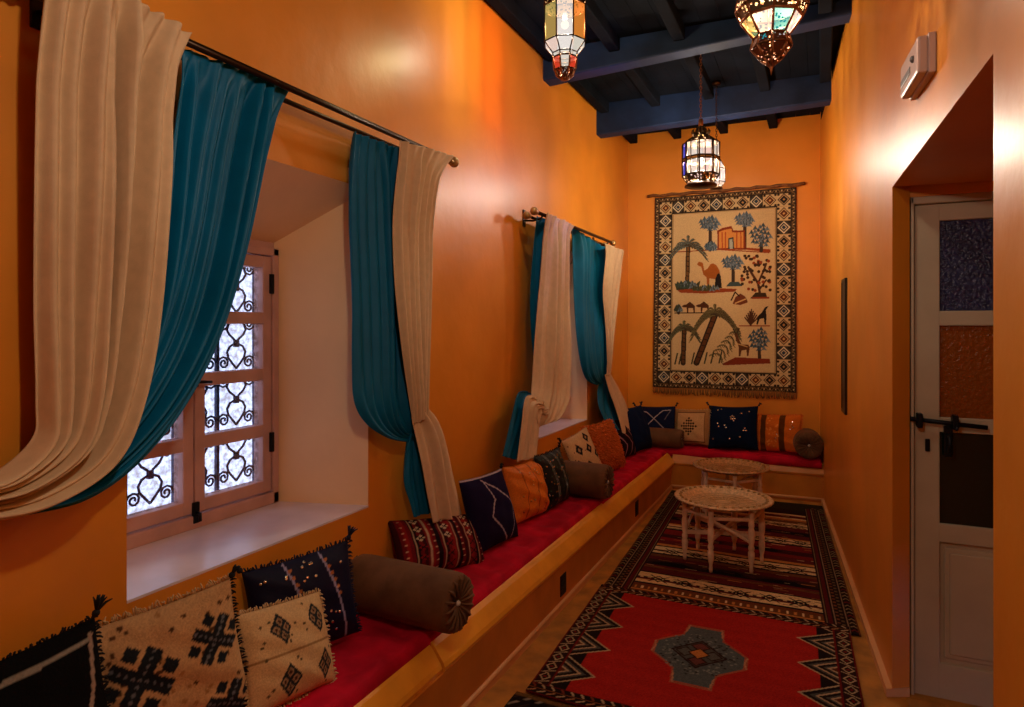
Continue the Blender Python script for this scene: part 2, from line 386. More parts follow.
# windows ------------------------------------------------------------
def window(name, W):
    a0, a1, f0, f1 = W; mid = (f0 + f1) / 2
    root = thing(name, None, None, (XF, mid, ZS), kind='structure')
    b = MB(); b.prism([(XL + .001, a0), (XL + .001, a1), (XF - .02, f1), (XF - .02, f0)], ZS - .008, ZS)
    b.build('window_sill', M['marble'], root)
    z0, z1 = ZS, ZTB - .03
    b = MB(); t = .032
    for (ya, yb) in ((f0, f0 + t), (f1 - t, f1)): b.box((XF - .05, ya, z0), (XF + .03, yb, z1), bev=.004)
    b.box((XF - .05, f0, z0), (XF + .03, f1, z0 + .05), bev=.004); b.box((XF - .05, f0, z1 - t), (XF + .03, f1, z1), bev=.004)
    b.box((XF - .05, f0, z1 - .001), (XF + .0, f1, z1 + .1))
    b.build('window_frame', M['frame_wood'], root)
    zb, zt = z0 + .055, z1 - t - .004
    for sgn, (ya, yb) in enumerate(((f0 + t + .003, mid - .003), (mid + .003, f1 - t - .003))):
        b = MB(); st = .045
        b.box((XF - .035, ya, zb), (XF + .02, ya + st, zt), bev=.004); b.box((XF - .035, yb - st, zb), (XF + .02, yb, zt), bev=.004)
        n = 4; ph = .190; pitch = (zt - zb - .05) / n
        edges = [zb]
        for k in range(n + 1):
            zz = zb + k * pitch; hgt = .05
            b.box((XF - .035, ya, zz), (XF + .018, yb, zz + hgt), bev=.003)
        o = b.build('casement', M['frame_wood'], root)
        g = MB(); g.box((XF - .012, ya + st - .005, zb + .02), (XF - .007, yb - st + .005, zt - .02)); g.build('glass', M['sill_glass'], o)
        h = MB()
        yh = yb - .004 if sgn == 1 else ya + .004
        for zz in (zb + .17, zt - .16): h.box((XF + .018, yh - .008, zz), (XF + .034, yh + .010, zz + .085), bev=.003)
        h.build('hinge', M['iron'], o)
    b = MB()
    b.box((XF + .02, mid - .014, zb - .035), (XF + .034, mid + .014, zb + .045), bev=.004); b.tube([(XF + .034, mid, zb + .005), (XF + .05, mid, zb + .005), (XF + .052, mid, zb - .025)], .006)
    b.build('bolt', M['iron'], root)
    b = MB(); zc = zb + 2 * pitch + .02
    b.box((XF + .02, mid - .012, zc - .02), (XF + .03, mid + .012, zc + .02), bev=.003); b.tube([(XF + .03, mid, zc), (XF + .052, mid, zc), (XF + .052, mid + .05, zc - .004)], .006)
    b.build('catch', M['iron'], root)
    return root, (f0, f1, zb, pitch)
def spiral(cx, cz, r0, r1, a0, a1, n=14): return [(cx + (r0 + (r1 - r0) * k / n) * math.cos(a0 + (a1 - a0) * k / n), cz + (r0 + (r1 - r0) * k / n) * math.sin(a0 + (a1 - a0) * k / n)) for k in range(n + 1)]
def grille(info, label):
    f0, f1, zb, pitch = info; X = XF - .095
    root = thing('window_grille', label, 'window grille', (X, (f0 + f1) / 2, zb), 'iron grilles behind the windows')
    cw = (f1 - f0) / 4
    for k in range(5):
        y = f0 + .02 + k * (f1 - f0 - .04) / 4
        b = MB(); b.box((X - .007, y - .007, zb - .06), (X + .007, y + .007, zb + 4 * pitch + .10)); b.build('bar', M['grille'], root)
    for col in range(4):
        yc = f0 + .02 + (col + .5) * (f1 - f0 - .04) / 4; b = MB()
        for row in range(4):
            zc = zb + .05 + row * pitch
            for sg in (-1, 1):
                # heart: point at the bottom, lobes swelling, curling at the top to scrolls
                lower = [(0, .0), (sg * .020, .022), (sg * .042, .048), (sg * .048, .072), (sg * .034, .095), (sg * .010, .106), (sg * .006, .115)]
                upper = [(sg * .006, .115), (sg * .012, .126), (sg * .036, .144), (sg * .050, .166), (sg * .040, .190), (sg * .018, .208), (0, .226)]
                for P in (lower, upper):
                    b.tube([(X, yc + p[0], zc + p[1]) for p in P], .0055, 6)
                for zz, dr in ((.026, 1), (.192, -1)):
                    sp = spiral(sg * .066, zz, .029, .006, PI / 2 * (1 - sg) + (0 if True else 0), PI / 2 * (1 - sg) + dr * sg * 3.2 * PI)
                    b.tube([(X, yc + p[0], zc + p[1]) for p in sp], .0048, 5)
            b.box((X - .008, yc - .011, zc + .092), (X + .008, yc + .011, zc + .124), bev=.002)
        b.build('scrollwork', M['grille'], root)
    return root
w1, i1 = window('window_1', W1); w2, i2 = window('window_2', W2)
grille(i1, 'scrolled iron grille behind the near window, seen through its open panes')
grille(i2, 'scrolled iron grille behind the far window with the teal and cream tied curtains')

# door ---------------------------------------------------------------
door = thing('door_1', None, None, (.33, YFAR + .08, 0), kind='structure')
YD = YFAR + .055
b = MB(); x0, x1 = .335, 1.28
b.box((x0, YD, -.1), (x0 + .013, YD + .09, 2.03), bev=.004); b.box((x1 - .028, YD, -.1), (x1, YD + .09, 2.03), bev=.004); b.box((x0, YD, 2.0), (x1, YD + .09, 2.03), bev=.004)
b.build('door_frame', M['white_wood'], door)
dx0, dx1 = x0 + .015, x1 - .030
rails = [(-.09, .14), (.63, .705), (1.075, 1.135), (1.505, 1.565), (1.93, 1.998)]
b = MB(); y0, y1 = YD + .02, YD + .058; st = .088
b.box((dx0, y0, -.09), (dx0 + st, y1, 1.998), bev=.004); b.box((dx1 - st, y0, -.09), (dx1, y1, 1.998), bev=.004)
for (za, zb) in rails: b.box((dx0 + st - .004, y0 + .001, za), (dx1 - st + .004, y1 - .001, zb), bev=.004)
leaf = b.build('door_leaf', M['white_wood'], door)
for (za, zb, mm, lb) in ((1.565, 1.93, 'door_blue', 'dark blue hammered glass'), (1.135, 1.505, 'door_amber', 'amber brown hammered glass'), (.705, 1.075, 'door_dark', 'plain dark glass')):
    g = MB(); g.box((dx0 + st - .004, y0 + .016, za - .004), (dx1 - st + .004, y0 + .022, zb + .004)); tag(g.build('glass_pane', M[mm], leaf), lb)
g = MB(); g.box((dx0 + st - .004, y0 + .018, .136), (dx1 - st + .004, y0 + .03, .634))
g.box((dx0 + st + .016, y0 + .010, .16), (dx1 - st - .016, y0 + .02, .61), bev=.006); g.box((dx0 + st + .034, y0 + .004, .18), (dx1 - st - .034, y0 + .012, .59), bev=.006)
g.build('panel', M['white_wood'], leaf)
zb = 1.115
g = MB(); g.tube([(x0 - .002, YD - .012, zb + .012), (x0 + .255, YD - .012, zb - .008)], .009)
for xx in (x0 + .03, x0 + .150): g.box((xx - .010, YD - .024, zb - .022), (xx + .010, YD + .021, zb + .035), bev=.003)
g.tube([(x0 + .16, YD - .016, zb), (x0 + .15, YD - .04, zb - .02)], .006)
g.build('slide_bolt', M['iron'], door)
g = MB(); g.box((x0 + .115, YD + .004, zb - .135), (x0 + .145, YD + .022, zb - .01), bev=.004); g.tube([(x0 + .13, YD + .004, zb - .05), (x0 + .13, YD - .035, zb - .055), (x0 + .128, YD - .038, zb - .11)], .008)
g.build('door_handle', M['iron'], door)
g = MB(); g.box((x0 + .052, YD + .012, zb - .12), (x0 + .068, YD + .022, zb - .07), bev=.002); g.build('keyhole_plate', M['iron'], door)

# ================================================================== BUILT-IN BENCH
XB = -1.248; YBB = 6.08; ZL = .32
bench = thing('built_in_bench', 'ochre plastered built-in bench running under the windows and along the back wall', 'bench', (XB, 3.5, 0))
b = MB()
b.prism([(XL, YR), (XB, YR), (XB, YBB), (xr(YBB), YBB + .06), (xr(YBB), 6.50), (XL, YB0)], 0, .228)
b.prism([(XL, YR), (XB - .07, YR), (XB - .07, YBB + .07), (xr(YBB), YBB + .13), (xr(YBB), 6.50), (XL, YB0)], .22, .29)
b.build('base', M['bench'], bench)
def lip_profile(): return [(-.085, .225), (.0, .222), (.012, .229), (.015, .244), (.008, .260), (-.030, .312), (-.046, .325), (-.06, .330), (-.085, .330)]
def lip(p0, p1, d, off=0):
    pr = lip_profile(); V = []
    for p in (p0, p1):
        for (o, z) in pr: V.append((p[0] + d[0] * (o + off), p[1] + d[1] * (o + off), z))
    n = len(pr); Fc = [(i, (i + 1) % n, n + (i + 1) % n, n + i) for i in range(n)] + [tuple(range(n - 1, -1, -1)), tuple(range(n, 2 * n))]
    return V, Fc
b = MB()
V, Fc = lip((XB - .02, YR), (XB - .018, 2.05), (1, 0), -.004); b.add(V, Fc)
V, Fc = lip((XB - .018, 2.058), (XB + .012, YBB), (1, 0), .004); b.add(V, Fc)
b.build('lip', mat('lit_lip_plaster', '#f0a028', rough=.4, noise=.12, nscale=6, coat=.2, bump=.1, bscale=10, bdist=.03), bench)  # brighter copy of the bench plaster: light catching the lip is in the colour
b = MB(); V, Fc = lip((XB + .01, YBB + .005), (xr(6.1), YBB + .065), (.03, -1)); b.add(V, Fc); b.build('lip', M['bench'], bench)
b = MB(); b.tube([(XB + .004, YR, .03), (XB + .004, YBB, .03)], .012, 6); b.tube([(XB, YBB - .004, .03), (xr(6.1), YBB + .056, .03)], .012, 6)
b.box((XB, YR, 0), (XB + .014, YBB, .025)); b.build('skirting_bead', M['bead'], bench)
for y, zc in ((3.274, .118), (4.83, .135)):
    v = MB(); v.box((XB - .004, y - .042, zc - .055), (XB + .004, y + .042, zc + .055), bev=.002); 
    for k in range(4): v.box((XB + .003, y - .034, zc - .04 + k * .022), (XB + .006, y + .034, zc - .034 + k * .022))
    v.build('vent', M['iron'], bench)
# red mattresses
def mattress(name, label, P, nu, nv, zt, tuft, side=.06):
    # P(u,v)->(x,y); rounded slab with tufts and soft creases
    u = np.linspace(0, 1, nu); v = np.linspace(0, 1, nv); U, Vv = np.meshgrid(u, v)
    X, Y = P(U, Vv)
    dx = np.minimum(U, 1 - U) * np.hypot(X[0, -1] - X[0, 0], Y[0, -1] - Y[0, 0]); dy = np.minimum(Vv, 1 - Vv) * np.hypot(X[-1, 0] - X[0, 0], Y[-1, 0] - Y[0, 0])
    e = np.minimum(dx, dy); rr = .035
    z = zt - rr + np.sqrt(np.clip(rr ** 2 - (rr - np.minimum(e, rr)) ** 2, 0, None))
    for (tx, ty) in tuft:
        d2 = (X - tx) ** 2 + (Y - ty) ** 2; z -= .016 * np.exp(-d2 / .0035)
    z += .004 * np.sin(Y * 23 + 3 * np.sin(X * 9)) * np.sin(X * 17 + Y * 5) + .003 * np.sin(Y * 51 + X * 20)
    top = np.stack([X, Y, z], -1); low = top.copy(); low[..., 2] = .292
    ny, nx, _ = top.shape; n = nx * ny
    rim = [np.arange(nx), np.arange(ny) * nx + nx - 1, (ny - 1) * nx + np.arange(nx)[::-1], np.arange(ny)[::-1] * nx]
    Q = [grid_quads(nx, ny), grid_quads(nx, ny, n, True)] + [np.stack([r[:-1], r[:-1] + n, r[1:] + n, r[1:]], 1) for r in rim]
    o = fast_mesh(name, np.concatenate([top.reshape(-1, 3), low.reshape(-1, 3)]), np.concatenate(Q), M['red_velvet'])
    return tag(o, label, 'mattress', 'red bench mattresses')
XM = XB - .062
mattress('seat_mattress', 'red velvet bench mattress under the near window, tufted and creased', lambda u, v: (XL + .01 + u * (XM - XL - .01), YR + .02 + v * (4.12 - YR)), 40, 240, .368, [(-1.42 + .0 * k, .6 + k * .36) for k in range(11)] + [(-1.62, .78 + k * .36) for k in range(10)])
mattress('seat_mattress', 'red velvet bench mattress under the far window, reaching the corner', lambda u, v: (XL + .01 + u * (XM + .012 - XL - .01 + .012 * v), 4.15 + v * (YBB - .02 - 4.15)), 40, 120, .366, [(-1.42, 4.4 + k * .36) for k in range(5)] + [(-1.62, 4.58 + k * .36) for k in range(4)])
mattress('seat_mattress', 'red bench mattress running along the back wall below the tapestry', lambda u, v: (XL + .01 + u * (xr(6.2) - .01 - XL - .01), YBB + .03 + v * (yback(-1) - .06 - YBB - .03) + .03 * u), 120, 30, .366, [(-1.1 + .3 * k, 6.25) for k in range(4)])

# ================================================================== RUGS
def rug_mesh(name, label, quad, cv, z, group=None):
    BL, BR, TR, TL = [np.array(p) for p in quad]
    u = np.linspace(0, 1, cv.nx)[None, :, None]; v = np.linspace(0, 1, cv.ny)[:, None, None]
    P = (BL * (1 - u) + BR * u) * (1 - v) + (TL * (1 - u) + TR * u) * v
    zz = z + .0025 * np.sin(P[..., 0] * 9 + P[..., 1] * 4) * np.sin(P[..., 1] * 7)
    top = np.concatenate([P, zz[..., None]], -1)
    return tag(sheet(name, top, (0, 0, -.007), M['dyed'], cv.a, None), label, 'rug', group)
# near red rug
Wd, Hd = 1.26, 1.22
cv = Canvas(Wd, Hd, 300, 290, '#a82016')
cv.a *= (1 + .10 * np.sin(cv.Y * 60 + np.sin(cv.X * 4))[..., None] * .5)
dk, cr, br, gy, rd, tn = '#1c100c', '#b59b74', '#5a2a14', '#4d4a42', '#6e1510', '#8a5a2c'
bx = .075
for side in (0, 1):
    sx = (lambda d: d) if side == 0 else (lambda d: Wd - d)
    def R(d0, y0, d1, y1, col):
        a, b2 = sx(d0), sx(d1); cv.rect(min(a, b2), y0, max(a, b2), y1, col)
    R(0, 0, .15, Hd, dk)
    # zigzag triangles nested
    per = .255; off = .20
    for k in range(-1, 6):
        yc = off + k * per + .02
        for (amp, colr) in ((.165, cr), (.150, dk), (.120, gy), (.100, cr), (.085, dk), (.06, gy), (.045, cr), (.03, br)):
            q = amp / .165
            cv.poly([(sx(.075), yc - per / 2 * q), (sx(.075 + amp), yc), (sx(.075), yc + per / 2 * q)], colr)
    R(0, 0, .072, Hd, '#2a130e')
    R(.068, 0, .076, Hd, rd)
    for k in range(14):
        yc = .05 + k * .088
        cv.diamond(sx(.036), yc, .026, .036, cr); cv.diamond(sx(.036), yc, .018, .026, dk); cv.diamond(sx(.036), yc, .009, .012, rd)
        cv.line([(sx(.010), yc + .03), (sx(.062), yc + .058)], .006, cr)
    R(0, 0, .008, Hd, rd)
def hborder(y0, y1, flip):
    h = y1 - y0
    cv.rect(0, y0, Wd, y1, dk)
    cv.rect(0, y0 + h * .46, Wd, y0 + h * .54, '#8a4a1a'); cv.rect(0, y0, Wd, y0 + h * .05, rd); cv.rect(0, y1 - h * .05, Wd, y1, rd)
    n = 30
    for k in range(n):
        x = (k + .5) * Wd / n
        cv.line([(x - .014, y0 + h * .14), (x + .012, y0 + h * .36)], .009, cr if k % 2 else '#a8744a')
        cv.line([(x + .004, y0 + h * .64), (x - .01, y0 + h * .88)], .009, cr if k % 3 else '#7a3420')
hborder(Hd - .075, Hd, False); hborder(0, .075, True)
mx, my = .615, .615
def stepdia(sc, col):
    pts = [(.080, .275), (.088, .165), (.125, .125), (.165, .085), (.192, .055), (.194, .01)]
    P = [(mx + x * sc, my + y * sc) for x, y in pts] + [(mx + x * sc, my - y * sc) for x, y in pts[::-1]] + [(mx - x * sc, my - y * sc) for x, y in pts] + [(mx - x * sc, my + y * sc) for x, y in pts[::-1]]
    cv.poly(P, col)
stepdia(1.07, '#a3543a'); stepdia(1.0, '#525b5a')
for _ in range(260):
    a = rng.uniform(0, 2 * PI); r = rng.uniform(.02, .17); cv.disc(mx + r * math.cos(a), my + r * 1.2 * math.sin(a), .006, '#788078' if rng.random() < .6 else '#2a2a2a')
for sx2 in (-1, 1):
    for sy2 in (-1, 1):
        cv.line([(mx + sx2 * .075, my + sy2 * .285), (mx + sx2 * .085, my + sy2 * .20)], .008, '#b5805a')
        cv.line([(mx + sx2 * .205, my + sy2 * .05), (mx + sx2 * .195, my)], .008, '#b5805a')
cv.diamond(mx, my, .125, .14, '#2a1210'); cv.diamond(mx, my, .112, .125, '#4d4f4a')
for (ax, ay) in ((-.06, 0), (.06, 0), (0, .07), (0, -.07)):
    cv.diamond(mx + ax, my + ay, .046, .05, '#2a1210'); cv.diamond(mx + ax, my + ay, .036, .04, '#6a3a34' if ay else '#555750')
cv.diamond(mx, my, .05, .056, '#2a1210'); cv.diamond(mx, my, .04, .046, '#c07838')
cv.grain(.5)
rug_mesh('rug', 'red wool rug with a grey stepped medallion and white zigzag sides', ((-1.085, 2.42), (.172, 2.42), (.13, 3.615), (-1.135, 3.605)), cv, .020)
# far striped kilim
Wd, Hd = 1.28, 2.42
cv = Canvas(Wd, Hd, 260, 480, '#2e1410')
mar, blk, crm, bro, ora, red = '#5c1a18', '#120a0c', '#dcbc84', '#6a3c1c', '#c07a38', '#7a1a14'
def band(y0, y1, col): cv.rect(0, y0, Wd, y1, col)
y = 0
band(0, .14, bro)
for k in range(34):
    x = (k + .5) * Wd / 34; cv.rect(x - .006, .03, x + .006, .06, crm); cv.rect(x - .006, .100, x + .006, .132, crm if k % 2 else ora)
band(.075, .088, ora); band(0, .012, blk); band(.14, .17, '#6a3416')
seq = [(.17, .19, blk), (.19, .235, crm), (.235, .26, mar), (.26, .30, crm), (.30, .345, crm), (.345, .36, blk), (.36, .44, mar), (.44, .47, bro), (.47, .50, mar), (.50, .52, blk),
       (.55, .60, '#3a1c14'), (.60, .66, mar), (.66, .70, bro), (.70, .725, blk), (.725, .765, crm), (.765, .79, mar), (.79, .83, crm), (.83, .85, crm), (.85, .87, blk), (.87, .91, ora), (.91, 1.0, mar), (1.0, 1.06, red), (1.06, 1.14, '#3a1010'), (1.14, 1.25, red),
       (1.25, 1.28, blk), (1.28, 1.32, crm), (1.32, 1.34, mar), (1.34, 1.375, crm), (1.375, 1.40, ora), (1.40, 1.50, mar), (1.5, 1.58, blk), (1.58, 1.68, mar), (1.68, 1.72, crm), (1.72, 1.74, blk), (1.74, 1.79, crm), (1.79, 1.86, bro), (1.86, 1.90, ora), (1.90, 1.93, crm), (1.93, 2.0, mar), (2.0, 2.04, crm), (2.04, 2.18, '#2a160e'), (2.18, Hd, '#2c2412')]
for a, b2, col in seq: band(a, b2, col)
for yc, n in ((.265, 6), (.775, 6), (1.335, 7), (1.73, 7)):
    for k in range(n):
        x = .2 + (k + .5) * .9 / n + (.03 if yc > 1 else 0)
        cv.diamond(x, yc, .045, .05, blk); cv.diamond(x, yc, .03, .033, crm); cv.diamond(x, yc, .018, .02, mar)
        cv.line([(x - .05, yc - .045), (x + .05, yc + .045)], .009, blk); cv.line([(x - .05, yc + .045), (x + .05, yc - .045)], .009, blk)
    for k in range(26):
        x = .1 + k * .043; cv.rect(x, yc - .008, x + .022, yc + .008, blk)
for yc, x0 in ((.535, .18), (.535, .50), (.535, .82), (1.545, .25), (1.545, .62), (1.545, .95), (1.10, .30), (1.10, .7)):
    cv.poly([(x0 - .02, yc), (x0 + .06, yc + .035), (x0 + .18, yc + .04), (x0 + .27, yc), (x0 + .18, yc - .04), (x0 + .06, yc - .03)], blk)
for _ in range(500):
    x = rng.uniform(.15, 1.12); yy = rng.uniform(.17, 2.05); L = rng.uniform(.02, .09)
    cv.rect(x, yy, x + L, yy + .006, [mar, blk, ora, crm, bro][rng.integers(5)], .7)
for side in (0, 1):
    S = (lambda d: d) if side == 0 else (lambda d: Wd - d)
    def R(d0, d1, col):
        a, b2 = S(d0), S(d1); cv.rect(min(a, b2), 0, max(a, b2), Hd - .15, col)
    wdt = .150
    R(0, wdt, '#1a0f0b'); R(0, .006, bro); R(.040, .046, '#9a7a5a'); R(.096, .102, '#a08060'); R(.112, .132, '#5a1414'); R(.138, .143, '#8a6a48')
    for k in range(52):
        yy = .03 + k * .044
        cv.line([(S(.008), yy), (S(.022), yy + .02), (S(.036), yy)], .006, '#9a8058' if k % 4 else red)
        cv.rect(min(S(.055), S(.072)), yy, max(S(.055), S(.072)), yy + .020, '#6a5034'); cv.rect(min(S(.076), S(.09)), yy + .018, max(S(.076), S(.09)), yy + .036, '#7a4426')
cv.grain(.5)
rug_mesh('kilim', 'long striped kilim in cream, maroon and black under the two brass tray tables', ((-1.128, 3.575), (.180, 3.56), (.018, 5.99), (-1.222, 5.99)), cv, .0105)
# third rug, only its top edge is seen at the lower left
cv = Canvas(1.3, 1.1, 150, 120, '#16100e')
for k in range(26):
    for j in range(22):
        cv.line([(k * .05 + .005, j * .05 + .01), (k * .05 + .03, j * .05 + .035)], .010, '#8a8070' if (k + j) % 3 else '#3a2a22')
cv.rect(0, 1.08, 1.3, 1.1, '#6a4a24'); cv.grain(.5)
rug_mesh('rug', 'dark rug with pale flecks lying before the red medallion rug', ((-1.12, 1.3), (.20, 1.3), (.17, 2.40), (-1.12, 2.41)), cv, .0105)

# ================================================================== TRAY TABLES
def tray_table():
    root = thing('tray_table', 'nearer brass tray table on six turned wooden legs, standing on the kilim', 'table', (-.555, 4.30, 0), 'brass tray tables')
    T0 = Matrix.Translation((-.555, 4.30, 0))
    b = MB(); n = 72; zt = .405
    prof = [(.001, zt - .012), (.16, zt - .012), (.205, zt - .012), (.222, zt - .006), (.232, zt + .010), (.262, zt + .016), (.288, zt + .021), (.297, zt + .019), (.300, zt + .013), (.294, zt + .008), (.24, zt + .0), (.222, zt - .016), (.001, zt - .018)]
    def rm(t, i): return 1 + (.014 * (abs(math.sin(18 * t)) - .5) if 5 <= i <= 9 else 0)
    b.lathe(prof, 144, 0, T0, rmod=rm)
    b.build('tray_top', TRAY, root)
    # engraved rosettes raised on the rim
    e = MB()
    for k in range(36):
        t = 2 * PI * k / 36; e.ball((.262 * math.cos(t), .262 * math.sin(t), zt + .016), .011, 8, 0, T0 @ Matrix.Scale(1, 4))
    for rr in (.20, .15, .10, .05):
        e.tube([(rr * math.cos(2 * PI * k / 48), rr * math.sin(2 * PI * k / 48), zt - .0125) for k in range(48)], .0022, 5, 0, True, T=T0)
    for k in range(24):
        t = 2 * PI * k / 24; e.tube([(.052 * math.cos(t), .052 * math.sin(t), zt - .012), (.125 * math.cos(t + .13), .125 * math.sin(t + .13), zt - .012), (.198 * math.cos(t), .198 * math.sin(t), zt - .012)], .002, 4, 0, T=T0)
    e.build('engraving', M['brass'], root)
    lp = [(.010, 0), (.012, .02), (.010, .045), (.013, .06), (.017, .075), (.019, .11), (.019, .13), (.014, .142), (.018, .15), (.018, .165), (.013, .175), (.018, .20), (.020, .24), (.019, .27), (.014, .285), (.018, .295), (.018, .31), (.015, .325), (.017, .36), (.017, zt - .02)]
    R = .238
    for k in range(6):
        t = math.radians(20 + 60 * k); b = MB(); b.lathe(lp, 12, 0, T0 @ Matrix.Translation((R * math.cos(t), R * math.sin(t), .0)) @ Matrix.Translation((0, 0, .019)) @ Matrix.Scale(.955, 4, (0, 0, 1)))
        b.build('leg', M['turned_wood'], root)
    for k in range(3):
        t = math.radians(20 + 60 * k); d = Vector((math.cos(t), math.sin(t), 0)); nrm = Vector((-d.y, d.x, 0))
        b = MB(); z = .195 + .018 * k
        Mx = T0 @ Matrix(((d.x, nrm.x, 0, 0), (d.y, nrm.y, 0, 0), (0, 0, 1, z), (0, 0, 0, 1)))
        b.box((-R, -.010, -.012), (R, .010, .012), 0, .003, Mx); b.build('stretcher', M['turned_wood'], root)
    for k in range(6):
        t0, t1 = math.radians(20 + 60 * k), math.radians(80 + 60 * k)
        b = MB(); b.tube([(R * math.cos(t0), R * math.sin(t0), .340), (R * math.cos(t1), R * math.sin(t1), .340)], .011, 6, T=T0, smooth=False)
        if k % 2 == 0: b.tube([(R * math.cos(t0), R * math.sin(t0), .335), (R * math.cos(t1), R * math.sin(t1), .20)], .009, 6, T=T0, smooth=False)
        b.build('rail', M['turned_wood'], root)
    return root
TRAY = mat('engraved_brass', '#deba88', rough=.36, metal=.35, noise=.35, nscale=60, bump=.5, bscale=120)
t1 = tray_table()
t2 = copy_tree(t1); t2.location = (-.628, 5.31, 0); t2.rotation_euler = (0, 0, math.radians(24)); t2.scale = (.95, .95, 1)
t2['label'] = 'farther brass tray table, standing close to the bench on the back wall'

# ================================================================== CURTAIN RODS AND CURTAINS
def rod_set(label, y0, y1, z, group):
    root = thing('curtain_rod', label, 'curtain rod', (XL, (y0 + y1) / 2, z), group)
    for (x, zz, r, a, e) in ((XL + .135, z, .0115, 0, 0), (XL + .07, z - .018, .009, .03, .03)):
        b = MB(); b.tube([(x, y0 + a, zz), (x, y1 - e, zz)], r, 12); ro = b.build('rod', M['bronze'], root)
        for ye, sg in ((y0 + a, -1), (y1 - e, 1)):
            f = MB(); f.tube([(x, ye, zz), (x, ye + sg * .012, zz), (x, ye + sg * .018, zz), (x, ye + sg * .03, zz)], [.014, .018, .012, .012], 12)
            f.ball((x, ye + sg * .048, zz), .026, 14); f.build('finial', M['brass'], ro)
    for ye in (y0 + .09, y1 - .09):
        f = MB(); f.box((XL, ye - .018, z - .07), (XL + .008, ye + .018, z + .04), bev=.002)
        f.tube([(XL + .006, ye, z - .03), (XL + .07, ye, z - .035), (XL + .12, ye, z - .025), (XL + .135, ye, z - .010)], .007, 8)
        f.build('bracket', M['bronze'], root)
    return root
rod_set('double dark curtain rod above the near window', .86, 2.70, 2.305, 'double curtain rods')
rod_set('double curtain rod with round brass finials above the far window', 3.78, 5.40, 2.225, 'double curtain rods')
def crom(a, i, t):
    n = len(a); p = [a[max(0, min(n - 1, i + k))] for k in (-1, 0, 1, 2)]
    return .5 * ((2 * p[1]) + (-p[0] + p[2]) * t + (2 * p[0] - 5 * p[1] + 4 * p[2] - p[3]) * t * t + (-p[0] + 3 * p[1] - 3 * p[2] + p[3]) * t ** 3)
def drape(name, rows, mat_, folds, amp, ph=0., nx=90, per=12, thick=.004, parent=None, hdr=True):
    # rows: (Lx,Ly,Rx,Ry,planeL,planeR,amp factor) in photo points laid on real planes beside the wall
    Lp, Rp, A = [], [], []
    for r in rows:
        Lp.append(np.array(on_x(r[0], r[1], r[4]))); Rp.append(np.array(on_x(r[2], r[3], r[5] if len(r) > 5 else r[4]))); A.append(r[6] if len(r) > 6 else 1.)
    Lp, Rp, A = np.array(Lp), np.array(Rp), np.array(A); G = []
    s = np.linspace(0, 1, nx)
    N = len(rows); tot = (N - 1) * per
    for k in range(tot + 1):
        i = min(N - 2, k // per); t = (k - i * per) / per
        l, r, a = crom(Lp, i, t), crom(Rp, i, t), A[i] * (1 - t) + A[i + 1] * t
        row = l[None] * (1 - s[:, None]) + r[None] * s[:, None]
        g = k / tot
        sw = s + .085 * np.sin(2 * PI * (1.6 * s + ph * 2)) + .04 * np.sin(2 * PI * (3.3 * s + ph) + g * 2)
        w = (.75 + .45 * np.sin(2 * PI * (1.3 * s + ph * 3))) * np.sin(2 * PI * (folds * sw + ph + .16 * np.sin(2 * PI * s * 1.3 + g * 3.5))) + .35 * np.sin(2 * PI * (folds * 2.3 * s + .3 + g * .6)) + .22 * np.sin(2 * PI * (folds * .45 * s + ph + g))
        if hdr and k < per * 1.2:
            q = max(0, 1 - k / (per * 1.2)); w = w * (1 - .75 * q) + .30 * q * np.sin(2 * PI * (folds * 2.2 * s + .2 + .1 * np.sin(9 * s)))
        row[:, 0] += 1.2 * amp * a * w
        if hdr: row[:, 0] += (.026 + .55 * amp) * max(0, 1 - k / (per * 2.2))
        row[:, 2] += .10 * amp * a * np.cos(2 * PI * (folds * s + ph))
        row[:, 0] = np.maximum(row[:, 0], XL + .012)
        G.append(row)
    G = np.array(G)
    o = fast_mesh(name, G.reshape(-1, 3), grid_quads(nx, len(G)), mat_, None, parent)
    m = o.modifiers.new('thickness', 'SOLIDIFY'); m.thickness = thick; m.offset = 0
    return o
fc, bc = XL + .135, XL + .07
def curtain(name, label, group, main, folds, amp, m, tail=None, tfolds=2, tamp=.012, ph=0., knot=None):
    mid = main[len(main) // 2]; p = on_x(mid[0], mid[1], mid[4])
    root = thing(name, label, 'curtain', p, group)
    drape('drape', main, m, folds, amp, ph, parent=root)
    if tail: drape('tail', tail, m, tfolds, tamp, ph, nx=40, parent=root, hdr=False)
    if knot:
        q = on_x(knot[0], knot[1], knot[2]); b = MB(); R = knot[3]
        for k in range(3): b.tube([(q.x + R * .9 * math.cos(t), q.y + R * (1 + .15 * k) * math.sin(t), q.z + (k - 1) * R * .5 + R * .25 * math.sin(2 * t + k)) for t in np.linspace(0, 2 * PI, 18, endpoint=False)], R * .38, 8, closed=True)
        b.build('knot', m, root)
    return root
